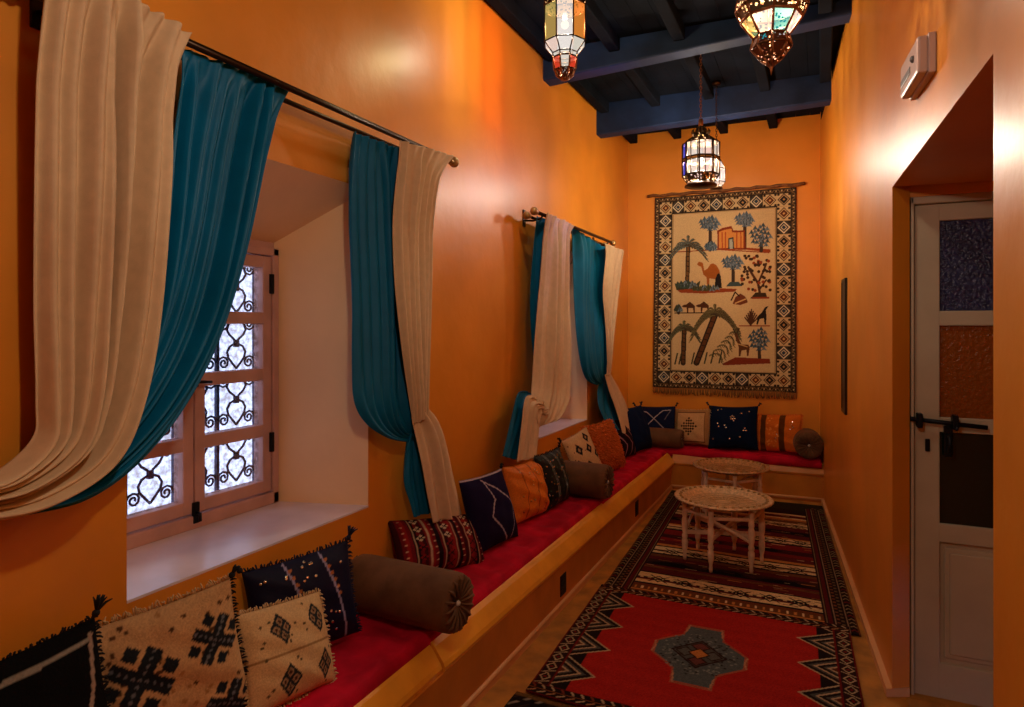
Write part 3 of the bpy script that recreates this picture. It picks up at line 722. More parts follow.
# --- near window, left pair, swept towards the camera side
curtain('sheer_curtain', 'large cream curtain nearest the camera, swept left off the near window', 'cream sheer curtains',
        [(43, -52, 180, 36, fc), (44, -14, 177, 68, fc), (44, 60, 176, 110, fc), (45, 170, 173, 180, fc), (47, 300, 160, 310, fc), (51, 400, 141, 400, fc + .01), (46, 442, 112, 462, fc + .02), (0, 478, 55, 502, fc + .02), (-60, 488, -5, 519, fc), (-120, 492, -70, 522, fc - .02)], 3.6, .036, M['cream_cloth'], ph=.15)
curtain('teal_curtain', 'broad teal satin curtain swept left beside the large cream curtain', 'teal satin curtains',
        [(168, 48, 282, 90, bc), (170, 78, 277, 112, bc), (168, 130, 271, 150, bc), (158, 240, 250, 250, bc), (140, 330, 224, 332, bc), (105, 400, 188, 402, bc), (60, 450, 140, 460, bc), (10, 488, 85, 498, bc), (-60, 500, 10, 516, bc)], 4.2, .022, M['teal_cloth'], ph=.4)
# --- near window, right pair
curtain('teal_curtain', 'teal curtain tied in a pouch at the right of the near window', 'teal satin curtains',
        [(346, 133, 394, 150, bc), (349, 158, 398, 172, bc), (353, 210, 405, 220, bc), (358, 300, 409, 300, bc), (359, 360, 412, 355, bc + .01), (361, 402, 414, 395, bc + .02), (371, 425, 416, 415, bc + .02, bc + .02, .8), (388, 438, 418, 428, bc + .015, bc + .015, .5), (408, 442, 419, 434, bc + .005, bc + .005, .2)], 3.3, .020, M['teal_cloth'],
        tail=[(407, 434, 419, 428, bc), (405, 452, 421, 448, bc), (404, 480, 425, 476, bc), (408, 500, 428, 497, bc), (411, 517, 431, 512, bc)], tfolds=1.5, ph=.1)
curtain('sheer_curtain', 'cream curtain hanging at the right end of the near rod, tail over the cushions', 'cream sheer curtains',
        [(392, 141, 449, 157, fc), (396, 163, 437, 178, fc), (395, 215, 433, 222, fc), (397, 280, 432, 282, fc), (404, 350, 430, 345, fc), (411, 400, 428, 396, fc - .01), (414, 424, 428, 416, fc - .02, fc - .02, .5)], 3.4, .018, M['cream_cloth'],
        tail=[(412, 418, 427, 408, fc - .02), (418, 440, 438, 420, fc - .01), (423, 462, 447, 440, fc), (428, 492, 456, 480, fc), (434, 523, 463, 515, fc)], tfolds=1.3, ph=.55)
# --- far window, left pair
curtain('teal_curtain', 'narrow teal curtain at the left end of the far rod, behind a cream one', 'teal satin curtains',
        [(531, 216, 552, 224, bc), (531, 236, 550, 242, bc), (530, 290, 549, 294, bc), (532, 340, 549, 340, bc), (536, 380, 548, 380, bc), (539, 398, 546, 398, bc, bc, .4)], 2.2, .014, M['teal_cloth'],
        tail=[(526, 391, 541, 398, bc + .02), (518, 393, 534, 398, bc + .03), (513, 412, 527, 418, bc + .04), (507, 436, 520, 440, bc + .04), (502, 456, 516, 460, bc + .04)], tfolds=1.2, tamp=.006, ph=.3)
curtain('sheer_curtain', 'cream curtain with a knotted pouch at the left of the far window', 'cream sheer curtains',
        [(541, 213, 569, 226, fc), (541, 232, 567, 242, fc), (540, 290, 569, 295, fc), (537, 345, 570, 348, fc), (535, 382, 568, 385, fc), (533, 405, 566, 402, fc + .01), (534, 420, 558, 418, fc + .01, fc + .01, .7), (538, 427, 548, 423, fc, fc, .3)], 3.2, .022, M['cream_cloth'],
        tail=[(546, 404, 548, 418, fc), (536, 397, 546, 414, fc + .015), (527, 398, 540, 416, fc + .02), (522, 425, 539, 434, fc + .02), (516, 462, 537, 457, fc + .02)], tfolds=3, tamp=.010, ph=.2, knot=(545, 411, fc + .02, .022))
# --- far window, right pair
curtain('teal_curtain', 'teal curtain tied in a pouch at the right of the far window', 'teal satin curtains',
        [(566, 226, 604, 250, bc), (572, 244, 604, 264, bc), (575, 290, 605, 300, bc), (578, 335, 606, 335, bc + .01), (583, 365, 607, 362, bc + .015), (589, 380, 608, 374, bc + .015, bc + .015, .7), (598, 385, 608, 380, bc + .01, bc + .01, .3)], 3.1, .018, M['teal_cloth'],
        tail=[(602, 379, 608, 377, bc), (599, 392, 613, 394, bc + .01), (600, 406, 619, 410, bc + .04), (607, 421, 624, 424, bc + .09), (616, 435, 629, 431, bc + .13)], tfolds=1.6, ph=.7)
curtain('sheer_curtain', 'slim cream curtain at the right end of the far rod', 'cream sheer curtains',
        [(600, 243, 621, 251, fc), (603, 258, 619, 266, fc), (603, 290, 617, 294, fc), (606, 325, 614, 325, fc), (607, 360, 611, 360, fc - .01), (606, 376, 610, 375, fc - .02, fc - .02, .4)], 2.1, .013, M['cream_cloth'],
        tail=[(604, 375, 610, 373, fc - .02), (609, 391, 617, 386, fc), (615, 406, 624, 401, fc + .03), (620, 423, 630, 418, fc + .065), (624, 441, 633, 436, fc + .10)], tfolds=1, tamp=.006, ph=.25)

# ================================================================== TAPESTRY
TX0, TX1, TZ0, TZ1 = -1.475, -.195, .905, 2.775
tw, th = TX1 - TX0, TZ1 - TZ0
cv = Canvas(tw, th, 380, 540, '#c9ad78')
def Z(x, y):     # reading grid of the weaving -> woven coordinates
    xl = 50 - 10 * (y - 85) / 575; xr2 = 480 - 5 * (y - 55) / 635
    u = (x - xl) / (xr2 - xl); yt = 85 - 30 * u; yb = 660 + 30 * u
    return (u * tw, (1 - (y - yt) / (yb - yt)) * th)
dkb, tnb, nav, blu, rst, grn = '#2a1c10', '#a88a58', '#1c1e26', '#4a6270', '#8a3a14', '#3a3a20'
bw, ow = .165, .045
cv.rect(0, 0, tw, bw, '#b79a66'); cv.rect(0, th - bw, tw, th, '#b79a66'); cv.rect(0, 0, bw, th, '#b79a66'); cv.rect(tw - bw, 0, tw, th, '#b79a66')
for (x0, y0, x1, y1) in ((0, 0, tw, ow), (0, th - ow, tw, th), (0, 0, ow, th), (tw - ow, 0, tw, th)): cv.rect(x0, y0, x1, y1, '#6a5230')
def scroll(px, py, d, n, L):
    for k in range(n):
        t = (k + .5) * L / n
        x, y = (px + t, py) if d == 0 else (px, py + t)
        q = .012 if k % 2 else -.012
        P = [(x - .02, y + q), (x, y - q * .4), (x + .02, y + q * .7)] if d == 0 else [(x + q, y - .02), (x - q * .4, y), (x + q * .7, y + .02)]
        cv.line(P, .012, dkb); cv.disc(x, y, .006, '#c8ac78')
for (a, b2, d, n, L) in ((0, ow / 2, 0, 26, tw), (0, th - ow / 2, 0, 26, tw), (ow / 2, 0, 1, 36, th), (tw - ow / 2, 0, 1, 36, th)): scroll(a, b2, d, n, L)
def frame_line(d, w, col): cv.line([(d, d), (tw - d, d), (tw - d, th - d), (d, th - d), (d, d)], w, col)
cc = (ow + bw) / 2; rr = (bw - ow) / 2 * .92
def dia(x, y, k):
    cv.rect(x - rr * 1.05, y - rr * 1.08, x + rr * 1.05, y + rr * 1.08, '#c6ac7a' if k % 3 else '#3a3428')
    for sx2 in (-1, 1):
        for sy2 in (-1, 1): cv.disc(x + sx2 * rr * .85, y + sy2 * rr * .85, .011, dkb)
    if k % 3 == 0: seqd = (('#d8c8a0', 1.), ('#2a3038', .78), ('#c8b890', .52), ('#2a3a48', .36))
    elif k % 3 == 1: seqd = ((dkb, .98), ('#c8a870', .80), ('#5a2a10', .62), ('#c89a58', .24))
    else: seqd = ((dkb, 1.), ('#b89868', .82), ('#1c1814', .66), ('#a8804a', .22))
    for col, q in seqd: cv.diamond(x, y, rr * q, rr * q * 1.04, col)
nV = 14
for k in range(nV):
    yy = cc + k * (th - 2 * cc) / (nV - 1); dia(cc, yy, k); dia(tw - cc, yy, k + 1)
nH = 9
for k in range(1, nH):
    xx = cc + k * (tw - 2 * cc) / nH; dia(xx, cc, k); dia(xx, th - cc, k + 2)
for d, w, col in ((ow, .010, dkb), (bw, .012, dkb), (bw + .012, .006, '#8a6a3a'), (.004, .010, dkb)): frame_line(d, w, col)
def zl(P, w, col): cv.line([Z(*p) for p in P], w, col)
def zp(P, col): cv.poly([Z(*p) for p in P], col)
def palm(bx_, by_, tx, ty, fr, sp, drop, colt, cols, trunkw):
    zl([(bx_, by_), (tx, ty)], trunkw, dkb); zl([(bx_, by_), (tx, ty)], trunkw * .55, colt)
    for k in range(9):
        q = k / 8; x, y = bx_ + (tx - bx_) * q, by_ + (ty - by_) * q; zl([(x - 5, y), (x + 5, y + 3)], .008, dkb)
    for k in range(fr):
        a = -PI * (.02 + .96 * k / (fr - 1)); ca, sa = math.cos(a), math.sin(a)
        P = []
        for j in range(9):
            t = j / 8; P.append((tx + sp * ca * t, ty + sp * .80 * sa * t + drop * t * t * (.35 + .65 * abs(ca))))
        zl(P, .016, '#3a3020'); zl(P, .008, cols)
        for j in range(1, 9):
            x, y = P[j]; L = 9 * (1 - .5 * abs(j / 8 - .4))
            for q in (-1, 1): zl([(x, y), (x + L * .8 * ca + q * 4 * sa, y + L * .5 * sa - q * 4 * ca + 4)], .0065, cols if q > 0 else '#4a3c22')
def tree(cx, cy, rx, ry, col, tr, trcol='#3a2a1c'):
    if tr: zl([(cx, cy), (cx, tr)], .030, trcol)
    for k in range(26):
        a = k * 2.4; q = math.sqrt((k + .5) / 26)
        x, y = cx + rx * q * math.cos(a), cy + ry * q * math.sin(a)
        zp([(x - 9, y + 5), (x, y - 11), (x + 9, y + 5), (x, y + 1)], col if k % 3 else '#6a7a80')
        zl([(x, y + 3), (x, y - 8)], .005, '#2a3238')
# upper row: trees, kasbah
zl([(105, 250), (250, 244), (400, 256)], .010, rst); zp([(250, 246), (335, 246), (405, 256), (405, 246), (340, 240), (250, 240)], rst)
tree(225, 165, 30, 20, '#4d6068', 245); tree(330, 155, 26, 20, '#5d6a70', 240); tree(378, 205, 30, 34, '#44585e', 250); tree(228, 236, 16, 10, '#4d6068', 0)
zp([(247, 243), (247, 186), (262, 178), (290, 172), (296, 186), (330, 186), (333, 243)], '#7a2c10'); zp([(252, 240), (252, 190), (268, 184), (290, 180), (292, 192), (326, 192), (326, 240)], '#c8843c')
for x in (262, 272, 306, 318): zl([(x, 240), (x, 192)], .010, '#a04416')
zp([(280, 243), (280, 210), (296, 206), (298, 243)], '#3a3a34'); zp([(284, 243), (284, 214), (293, 212), (294, 243)], '#9aa090')
# left palm + camel + man
palm(152, 352, 156, 232, 11, 58, 44, '#6a4a22', '#5a6a62', .040)
zp([(112, 345), (135, 352), (152, 342), (175, 352), (194, 338), (188, 366), (118, 366)], grn); tree(150, 352, 30, 8, '#3a4a38', 0)
zp([(120, 366), (200, 360), (305, 366), (300, 374), (200, 378), (130, 374)], rst)
zp([(183, 288), (190, 280), (202, 284), (206, 308), (216, 302), (226, 288), (234, 286), (244, 292), (253, 308), (256, 330), (252, 362), (247, 362), (246, 336), (222, 332), (221, 362), (215, 362), (213, 328), (203, 320), (197, 296), (190, 294)], '#9a5418')
zp([(238, 362), (240, 335), (246, 320), (252, 316), (257, 326), (260, 362)], '#1c1410'); tree(210, 364, 40, 5, '#4a4a20', 0)
# centre tree, right flowering tree
tree(294, 286, 30, 20, '#4d6068', 350); zp([(272, 358), (285, 344), (310, 344), (322, 358)], '#3a4a48')
zl([(375, 392), (368, 350), (350, 320), (340, 300)], .022, '#4a2a14'); zl([(368, 350), (385, 310), (392, 290)], .018, '#4a2a14'); zl([(372, 370), (392, 340)], .014, '#4a2a14')
for _ in range(60): 
    x, y = rng.uniform(318, 405), rng.uniform(262, 372); cv.disc(*Z(x, y), .014, '#3a2412' if rng.random() < .7 else '#8a3a14')
zp([(345, 396), (360, 378), (390, 380), (395, 396)], '#3a2a14'); zp([(350, 398), (400, 398), (400, 392), (350, 392)], rst)
# seated monkey-like figure -> small bush and rocks
zp([(292, 412), (300, 392), (315, 380), (330, 390), (338, 408), (315, 416)], '#6a3418'); zl([(288, 400), (300, 376), (312, 388)], .012, dkb); zl([(300, 410), (330, 398)], .012, '#c8a060')
# small camels in the middle left
zl([(112, 436), (215, 438)], .010, dkb)
for ox in (0, 44):
    zp([(134 + ox, 416), (140 + ox, 412), (150 + ox, 410), (160 + ox, 402), (170 + ox, 410), (176 + ox, 416), (176 + ox, 436), (172 + ox, 436), (170 + ox, 422), (156 + ox, 422), (155 + ox, 436), (151 + ox, 436), (150 + ox, 420), (142 + ox, 420)], '#4a2810')
tree(124, 424, 8, 6, '#3a4028', 436)
# leaning palms bottom
palm(138, 590, 142, 486, 11, 50, 44, '#5a3a1a', '#5a6040', .046)
palm(180, 590, 238, 446, 15, 76, 78, '#5a3414', '#6a6238', .058)
for k in range(7):
    P = [(222 + 12 * k + (36 - 3 * k) * math.sin(t * .9), 575 - 13 * k - 6 * math.cos(t) + 26 * t * t * .55 - 20 * t) for t in np.linspace(0, 1.9, 9)]
    zl(P, .014, '#3a3020'); zl(P, .007, '#8a7a48')
    for x, y in P[1:]: zl([(x, y), (x + 5, y + 8)], .006, '#4a3c22')
for x in (112, 125, 165, 205, 225, 250): zl([(x, 592), (x + 8, 560)], .014, grn)
# right: plant, howling animal, deer and tree
zl([(312, 480), (400, 482)], .012, rst)
for k in range(9): zl([(345, 478), (328 + 5 * k, 430 + 6 * abs(k - 4))], .012, '#4a2a14')
zp([(362, 476), (366, 452), (378, 440), (388, 424), (398, 420), (390, 434), (392, 452), (390, 478), (386, 478), (384, 458), (372, 460), (366, 478)], '#1c140e')
tree(370, 525, 28, 34, '#38525e', 590)
zp([(296, 505), (303, 500), (308, 515), (318, 538), (338, 538), (342, 548), (338, 574), (334, 574), (332, 554), (318, 556), (314, 574), (309, 574), (310, 548), (304, 526)], '#5a3214'); zl([(300, 503), (294, 490)], .008, dkb); zl([(304, 502), (312, 488)], .008, dkb)
zl([(306, 535), (335, 545)], .008, '#c8a060')
zp([(262, 594), (300, 576), (400, 584), (402, 598), (262, 600)], '#7a2c12')
cv.grain(.30)
tap = thing('tapestry', 'large woven wall tapestry of palms, camels and a mud-brick kasbah on the back wall', 'tapestry', ((TX0 + TX1) / 2, yback(-.8) - .02, (TZ0 + TZ1) / 2))
u = np.linspace(0, 1, cv.nx)[None, :]; v = np.linspace(0, 1, cv.ny)[:, None]
Xg = TX0 + tw * u + 0 * v - .022 * (1 - v) * (1 - u); Zg = TZ0 + th * v + 0 * u + .012 * u * (v - .5)
Yg = np.vectorize(yback)(Xg) - .022 - .004 * np.sin(u * 14 + v * 3) * (1 - v)
sheet('weaving', np.stack([Xg, Yg, Zg], -1), (0, .008, 0), M['weave'], cv.a, tap)
b = MB(); n = 95
for k in range(n):
    x = TX0 - .02 + (k + .5) * (tw + .02) / n; L = .055 + .02 * random.random(); y = yback(x) - .02
    b.tube([(x, y, TZ0 + .004), (x + random.uniform(-.006, .006), y - .004, TZ0 - L * .6), (x + random.uniform(-.012, .012), y, TZ0 - L)], [.004, .0055, .003], 5)
tag(b.build('fringe', mat('fringe_yarn', '#8a5a22', rough=.9), tap), kind='stuff')
b = MB(); N = 24
b.tube([(TX0 - .075 + (tw + .15) * k / N, yback(TX0 + tw * k / N) - .030, TZ1 + .022 + .006 * math.sin(k * 1.9) + .006 * k / N) for k in range(N + 1)], [.015 + .003 * math.sin(k * 2.3) for k in range(N + 1)], 8)
tag(b.build('hanging_rod', mat('rough_branch', '#7a4a1a', rough=.7, noise=.4, nscale=20, bump=.5, bscale=50)), 'rough wooden rod from which the back wall tapestry hangs', 'rod')

# ================================================================== LANTERNS
def facets(n, prof, rot=0.):
    return [[(r * math.cos(2 * PI * k / n + rot), r * math.sin(2 * PI * k / n + rot), z) for k in range(n)] for r, z in prof]
def lantern(name, label, xy, n, bands, rot, chain_top, bar, frame_m, power, chain_z, bulb_z, extra=None):
    # bands: list of (r0,z0,r1,z1,[materials per side cycle]) from top to bottom
    root = thing(name, label, 'lantern', (xy[0], xy[1], chain_z), 'moroccan lanterns')
    T0 = Matrix.Translation((xy[0], xy[1], 0))
    fr = MB(); groups = {}
    for (r0, z0, r1, z1, ms, kind) in bands:
        A, B = facets(n, [(r0, z0), (r1, z1)], rot)
        for k in range(n):
            k2 = (k + 1) % n
            fr.tube([A[k], B[k]], bar, 5, T=T0)
            fr.tube([A[k], A[k2]], bar, 5, T=T0); fr.tube([B[k], B[k2]], bar, 5, T=T0)
            m = ms[k % len(ms)]
            if kind == 'glass_panel':
                g1 = MB(); g1.add([A[k], A[k2], B[k2], B[k]], [(0, 1, 2, 3)], 0, False, T0); g1.build(kind, m, root); continue
            groups.setdefault((kind, m.name), (m, MB()))[1].add([A[k], A[k2], B[k2], B[k]], [(0, 1, 2, 3)], 0, False, T0)
    for (kind, _), (m, b) in groups.items(): b.build(kind, m, root)
    fr.build('frame', frame_m, root)
    b = MB(); z = chain_z; i = 0
    while z < chain_top:
        r = .011; pts = []
        for k in range(10):
            t = 2 * PI * k / 10; h = r * math.cos(t) * .6; pts.append((h, 0, z + .013 * math.sin(t)) if i % 2 else (0, h, z + .013 * math.sin(t)))
        b.tube(pts, .0022, 5, closed=True, T=T0); z += .020; i += 1
    b.lathe([(.03, chain_top - .03), (.035, chain_top - .012), (.02, chain_top)], 12, T=T0)
    b.build('chain', frame_m if extra != 'copper' else M['copper'], root)
    b = MB(); b.ball((0, 0, bulb_z), .022, 12, T=T0); b.lathe([(.012, bulb_z + .018), (.012, bulb_z + .06)], 10, T=T0); b.build('bulb', M['bulb'], root)
    ld = bpy.data.lights.new(name + '_light', 'POINT'); ld.energy = power; ld.color = (1, .90, .76); ld.shadow_soft_size = .035
    lo = bpy.data.objects.new('lamp_light', ld); COL.objects.link(lo); lo.location = (xy[0], xy[1], bulb_z); adopt(lo, root)
    return root, T0
FI, FC2 = M['filigree'], M['filigree_copper']
P1, P2, P3, P4 = 27, 15, 62, 38
# near-left: candle shaped, coloured tall panes, copper cage cup
r1_, T1 = lantern('pendant_lantern', 'tall lantern with red, amber and white panes, nearest the left wall', (-1.205, 3.19), 8,
    [(a * 1.214, 1.5 + (b - 1.5) * 1.214, c * 1.214, 1.5 + (d - 1.5) * 1.214, e, f) for a, b, c, d, e, f in [(.022, 3.075, .055, 3.02, [FI], 'pierced_crown'), (.055, 3.02, .088, 2.93, [FI], 'pierced_crown'), (.088, 2.93, .0945, 2.872, [FI], 'pierced_crown'),
     (.0925, 2.872, .0925, 2.72, [L_WHITE, L_AMBER, L_WHITE, L_OLIVE], 'glass_panel'), (.0925, 2.72, .056, 2.675, [L_WHITE], 'glass_panel'), (.056, 2.675, .053, 2.658, [L_CLEAR], 'glass_panel'),
     (.054, 2.655, .046, 2.605, [L_CLEAR, L_RED], 'glass_panel'), (.046, 2.605, .022, 2.572, [FC2], 'pierced_cup')]], math.radians(-92), ZC - .0, .0038, M['brass_frame'], P1, 3.405, 3.08)
T1 = T1 @ Matrix.Translation((0, 0, 1.5)) @ Matrix.Scale(1.214, 4) @ Matrix.Translation((0, 0, -1.5))
b = MB(); b.lathe([(.022, 2.572), (.020, 2.566), (.006, 2.562)], 12, T=T1)
for k in range(8):
    t = 2 * PI * k / 8 + math.radians(-92); b.tube([(.055 * math.cos(t), .055 * math.sin(t), 2.66), (.050 * math.cos(t), .050 * math.sin(t), 2.62), (.038 * math.cos(t), .038 * math.sin(t), 2.588), (.015 * math.cos(t), .015 * math.sin(t), 2.567)], .0042, 6, T=T1)
b.build('cage_cup', M['copper'], r1_)
# near-right: onion shaped, pierced brass with turquoise and white panes, spiked tip
r2_, T2 = lantern('pendant_lantern', 'onion shaped lantern with turquoise and white panes and spiked tip, nearest the right wall', (-.152, 2.41), 8,
    [(.018, 2.84, .04, 2.765, [FI], 'pierced_body'), (.04, 2.765, .105, 2.665, [FI], 'pierced_body'), (.105, 2.665, .117, 2.60, [FI], 'pierced_body'), (.117, 2.60, .101, 2.562, [FI], 'pierced_body'),
     (.100, 2.560, .057, 2.500, [L_CLEAR, L_WHITE, L_TURQ, L_CLEAR, L_OLIVE, L_WHITE, L_TURQ, L_WHITE], 'glass_panel'), (.057, 2.500, .066, 2.465, [FC2], 'pierced_tip'), (.066, 2.465, .036, 2.425, [FC2], 'pierced_tip'), (.036, 2.425, .008, 2.402, [FC2], 'pierced_tip')],
    math.radians(8), ZC, .0045, M['copper'], P2, 2.85, 2.62, 'copper')
b = MB(); b.lathe([(.001, 2.368), (.004, 2.388), (.009, 2.404), (.004, 2.41)], 10, T=T2); b.build('spike', M['copper'], r2_)
# far: octagonal brass drum lantern on a long chain
r3_, T3 = lantern('pendant_lantern', 'octagonal brass drum lantern with small blue panes, hanging on a long chain', (-.725, 4.50), 8,
    [(.02, 2.845, .045, 2.79, [M['brass']], 'crown'), (.045, 2.79, .075, 2.765, [FI], 'pierced_crown'), (.075, 2.765, .118, 2.735, [FI], 'pierced_crown'),
     (.120, 2.735, .120, 2.635, [L_CLEAR, L_AMBER, L_WHITE, L_OLIVE, L_BLUE, L_CLEAR, L_WHITE, L_CLEAR], 'glass_panel'), (.120, 2.635, .120, 2.615, [M['brass']], 'band'), (.120, 2.615, .120, 2.52, [L_CLEAR, L_AMBER, L_WHITE, L_OLIVE, L_BLUE, L_CLEAR, L_WHITE, L_CLEAR], 'glass_panel'),
     (.120, 2.52, .085, 2.47, [FI], 'pierced_cup')], math.radians(5), ZC, .0055, M['brass_frame'], P3, 2.85, 2.60, 'copper')
b = MB()
for k in range(16):
    t = 2 * PI * k / 16; b.tube([(.05 * math.cos(t), .05 * math.sin(t), 2.79), (.06 * math.cos(t), .06 * math.sin(t), 2.815), (.052 * math.cos(t), .052 * math.sin(t), 2.83)], [.006, .004, .002], 5, T=T3)
    b.tube([(.120 * math.cos(t), .120 * math.sin(t), 2.735), (.120 * math.cos(t), .120 * math.sin(t), 2.52)], .0035, 4, T=T3)
b.build('crown_spikes', M['brass_frame'], r3_)
b = MB(); b.lathe([(.085, 2.47), (.105, 2.455), (.108, 2.447), (.02, 2.437), (.001, 2.437)], 24, T=T3); b.build('drip_tray', M['brass_frame'], r3_)
b = MB(); b.lathe([(.012, 2.84), (.016, 2.86), (.016, 2.895), (.010, 2.90)], 12, T=T3); b.build('chain_cap', M['copper'], r3_)
# farthest: small clear glass lantern
r4_, T4 = lantern('pendant_lantern', 'small white glass lantern hanging behind the octagonal drum lantern', (-.735, 5.30), 6,
    [(.012, 2.855, .035, 2.80, [M['brass_frame']], 'crown'), (.035, 2.80, .066, 2.74, [L_WHITE], 'glass_panel'), (.066, 2.74, .066, 2.635, [L_WHITE], 'glass_panel'), (.066, 2.635, .04, 2.60, [L_CLEAR], 'glass_panel')], 0, ZC - .0, .0035, M['brass_frame'], P4, 2.865, 2.70)
b = MB(); b.lathe([(.04, 2.60), (.05, 2.585), (.02, 2.578), (.001, 2.578)], 16, T=T4); b.build('base', M['brass_frame'], r4_)
# unseen lantern added behind the camera to light the near end
r5_, T5 = lantern('pendant_lantern', 'plain white lantern added unseen behind the camera as extra light', (-.30, .70), 8,
    [(.02, 2.5, .09, 2.43, [FI], 'pierced_crown'), (.095, 2.43, .095, 2.28, [L_CLEAR, L_WHITE], 'glass_panel'), (.095, 2.28, .05, 2.22, [L_CLEAR], 'glass_panel')], 0, ZC, .004, M['brass_frame'], 40, 2.51, 2.35)

# ================================================================== WALL FITTINGS
fd = Vector((xr(2.0) - xr(3.0), -1, 0)).normalized(); ang = math.atan2(.0758, 1)
pic = thing('framed_picture', 'slim black framed picture on the right wall seen edge-on', 'picture', (xr(4.62), 4.62, 1.38))
Tm = Matrix.Translation((xr(4.62), 4.62, 1.38)) @ Matrix.Rotation(ang, 4, 'Z')
b = MB()
for (ya, yb, za, zb) in ((-.10, -.08, -.425, .425), (.08, .10, -.425, .425), (-.10, .10, -.425, -.40), (-.10, .10, .40, .425)): b.box((-.014, ya, za), (0, yb, zb), 0, .003, Tm)
b.build('frame', M['black_frame'], pic)
b = MB(); b.box((-.010, -.085, -.402), (-.003, .085, .402), 0, 0, Tm); b.build('panel', M['black_frame'], pic)
em = thing('emergency_light', 'ivory plastic emergency light box high on the right wall above the opening', 'light fitting', (xr(2.45), 2.45, 2.33))
Tm = Matrix.Translation((xr(2.46), 2.46, 2.335)) @ Matrix.Scale(1.18, 4, (0, 0, 1)) @ Matrix.Rotation(ang, 4, 'Z')
b = MB(); b.box((-.022, -.135, -.052), (0, .135, .052), 0, .004, Tm); b.build('back_plate', M['plastic'], em)
b = MB(); b.box((-.050, -.130, -.048), (-.018, .130, .048), 0, .008, Tm); b.build('housing', M['plastic'], em)
b = MB(); b.box((-.0525, -.030, -.020), (-.049, .115, .000), 0, .002, Tm); b.build('slot', M['grey'], em)
b = MB(); b.ball((-.051, -.075, .004), .010, 10, T=Tm); b.build('indicator', M['grey'], em)

# ================================================================== CUSHIONS
def pose(x, y, z, yaw, lean, roll):
    yaw, lean, roll = map(math.radians, (yaw, lean, roll))
    n = Vector((math.cos(yaw), math.sin(yaw), 0)); r = Vector((-n.y, n.x, 0)); up = Vector((-math.sin(lean) * n.x, -math.sin(lean) * n.y, math.cos(lean)))
    r2 = r * math.cos(roll) + up * math.sin(roll); u2 = up * math.cos(roll) - r * math.sin(roll); nn = r2.cross(u2)
    T = Matrix(((r2.x, u2.x, nn.x, x), (r2.y, u2.y, nn.y, y), (r2.z, u2.z, nn.z, z), (0, 0, 0, 1)))
    return T
def cushion(name, label, pos, w, h, paint, m='cotton', thick=.07, N=84, base='#808080', ears=.05, wr=.004, sag=.02, back=None):
    T = pose(*pos)
    cvv = Canvas(1, 1, N, N, base); paint(cvv); cvv.grain(.25)
    s = np.linspace(-1, 1, N); S, Tt = np.meshgrid(s, s)
    X = w / 2 * S * (1 - ears * (1 - Tt ** 2) * np.abs(S) ** 2); Y = h / 2 * Tt * (1 - ears * (1 - S ** 2) * np.abs(Tt) ** 2) + h / 2
    prof = np.clip((1 - np.abs(S) ** 2.2) * (1 - np.abs(Tt) ** 2.2), 0, 1) ** .55
    Zf = thick * prof
    Zf = Zf + wr * np.sin(S * 9 + 4 * Tt + w * 31) * np.sin(Tt * 7 - S * 3 + h * 17) * prof + wr * .8 * np.sin((S + Tt) * 15 + 2 * np.sin(S * 5)) * prof * np.abs(S * Tt)
    Zf = Zf + sag * (-Tt) * prof * .6
    Zb = -thick * .85 * prof
    f = np.stack([X, Y, Zf], -1).reshape(-1, 3); bk = np.stack([X, Y, Zb], -1).reshape(-1, 3)
    idx = np.arange(N * N).reshape(N, N); inner = np.ones((N, N), bool); inner[0] = inner[-1] = False; inner[:, 0] = inner[:, -1] = False
    mp = idx.copy(); mp[inner] = N * N + np.arange(inner.sum())
    V = np.concatenate([f, bk.reshape(N, N, 3)[inner]])
    q = grid_quads(N, N); qb = mp.ravel()[q][:, ::-1]
    cols = cvv.a.reshape(-1, 3); cb = np.tile(np.array(lin(back)) if back else cols.mean(0), (inner.sum(), 1))
    root = thing(name, label, 'cushion', T.translation, 'cushions on the bench')
    R = np.array(T.to_3x3()); W = V @ R.T + np.array(T.translation)
    fast_mesh('cover', W, np.concatenate([q, qb]), M[m], np.concatenate([cols, cb]), root)
    cover = [ch for ch in root.children][0]
    root = Sewn(root, cover)
    def surf(a, b2):  # a,b in -1..1
        pr = max(0, (1 - abs(a) ** 2.2) * (1 - abs(b2) ** 2.2)) ** .55
        return Vector((w / 2 * a * (1 - ears * (1 - b2 ** 2) * a * a), h / 2 * b2 * (1 - ears * (1 - a * a) * b2 * b2) + h / 2, thick * pr + sag * (-b2) * pr * .6))
    return root, T, surf
class Sewn:
    def __init__(s, root, cover): s.root, s.cover = root, cover
def tassels(root, T, surf, corners, m, L=.05):
    for (a, b2) in corners:
        b = MB(); p = surf(a, b2)
        d = Vector((a * .6, b2, 0)).normalized()
        b.ball(p + d * .008, .010, 8, T=T)
        for k in range(12):
            q = d + Vector((random.uniform(-.5, .5), random.uniform(-.5, .3), random.uniform(-.5, .6)))
            q.normalize(); b.tube([p + d * .01, p + d * .016 + q * L * .5, p + d * .014 + q * L * .9 + Vector((0, -.004, 0))], [.003, .0035, .0015], 4, T=T)
        b.build('tassel', m, root.root)
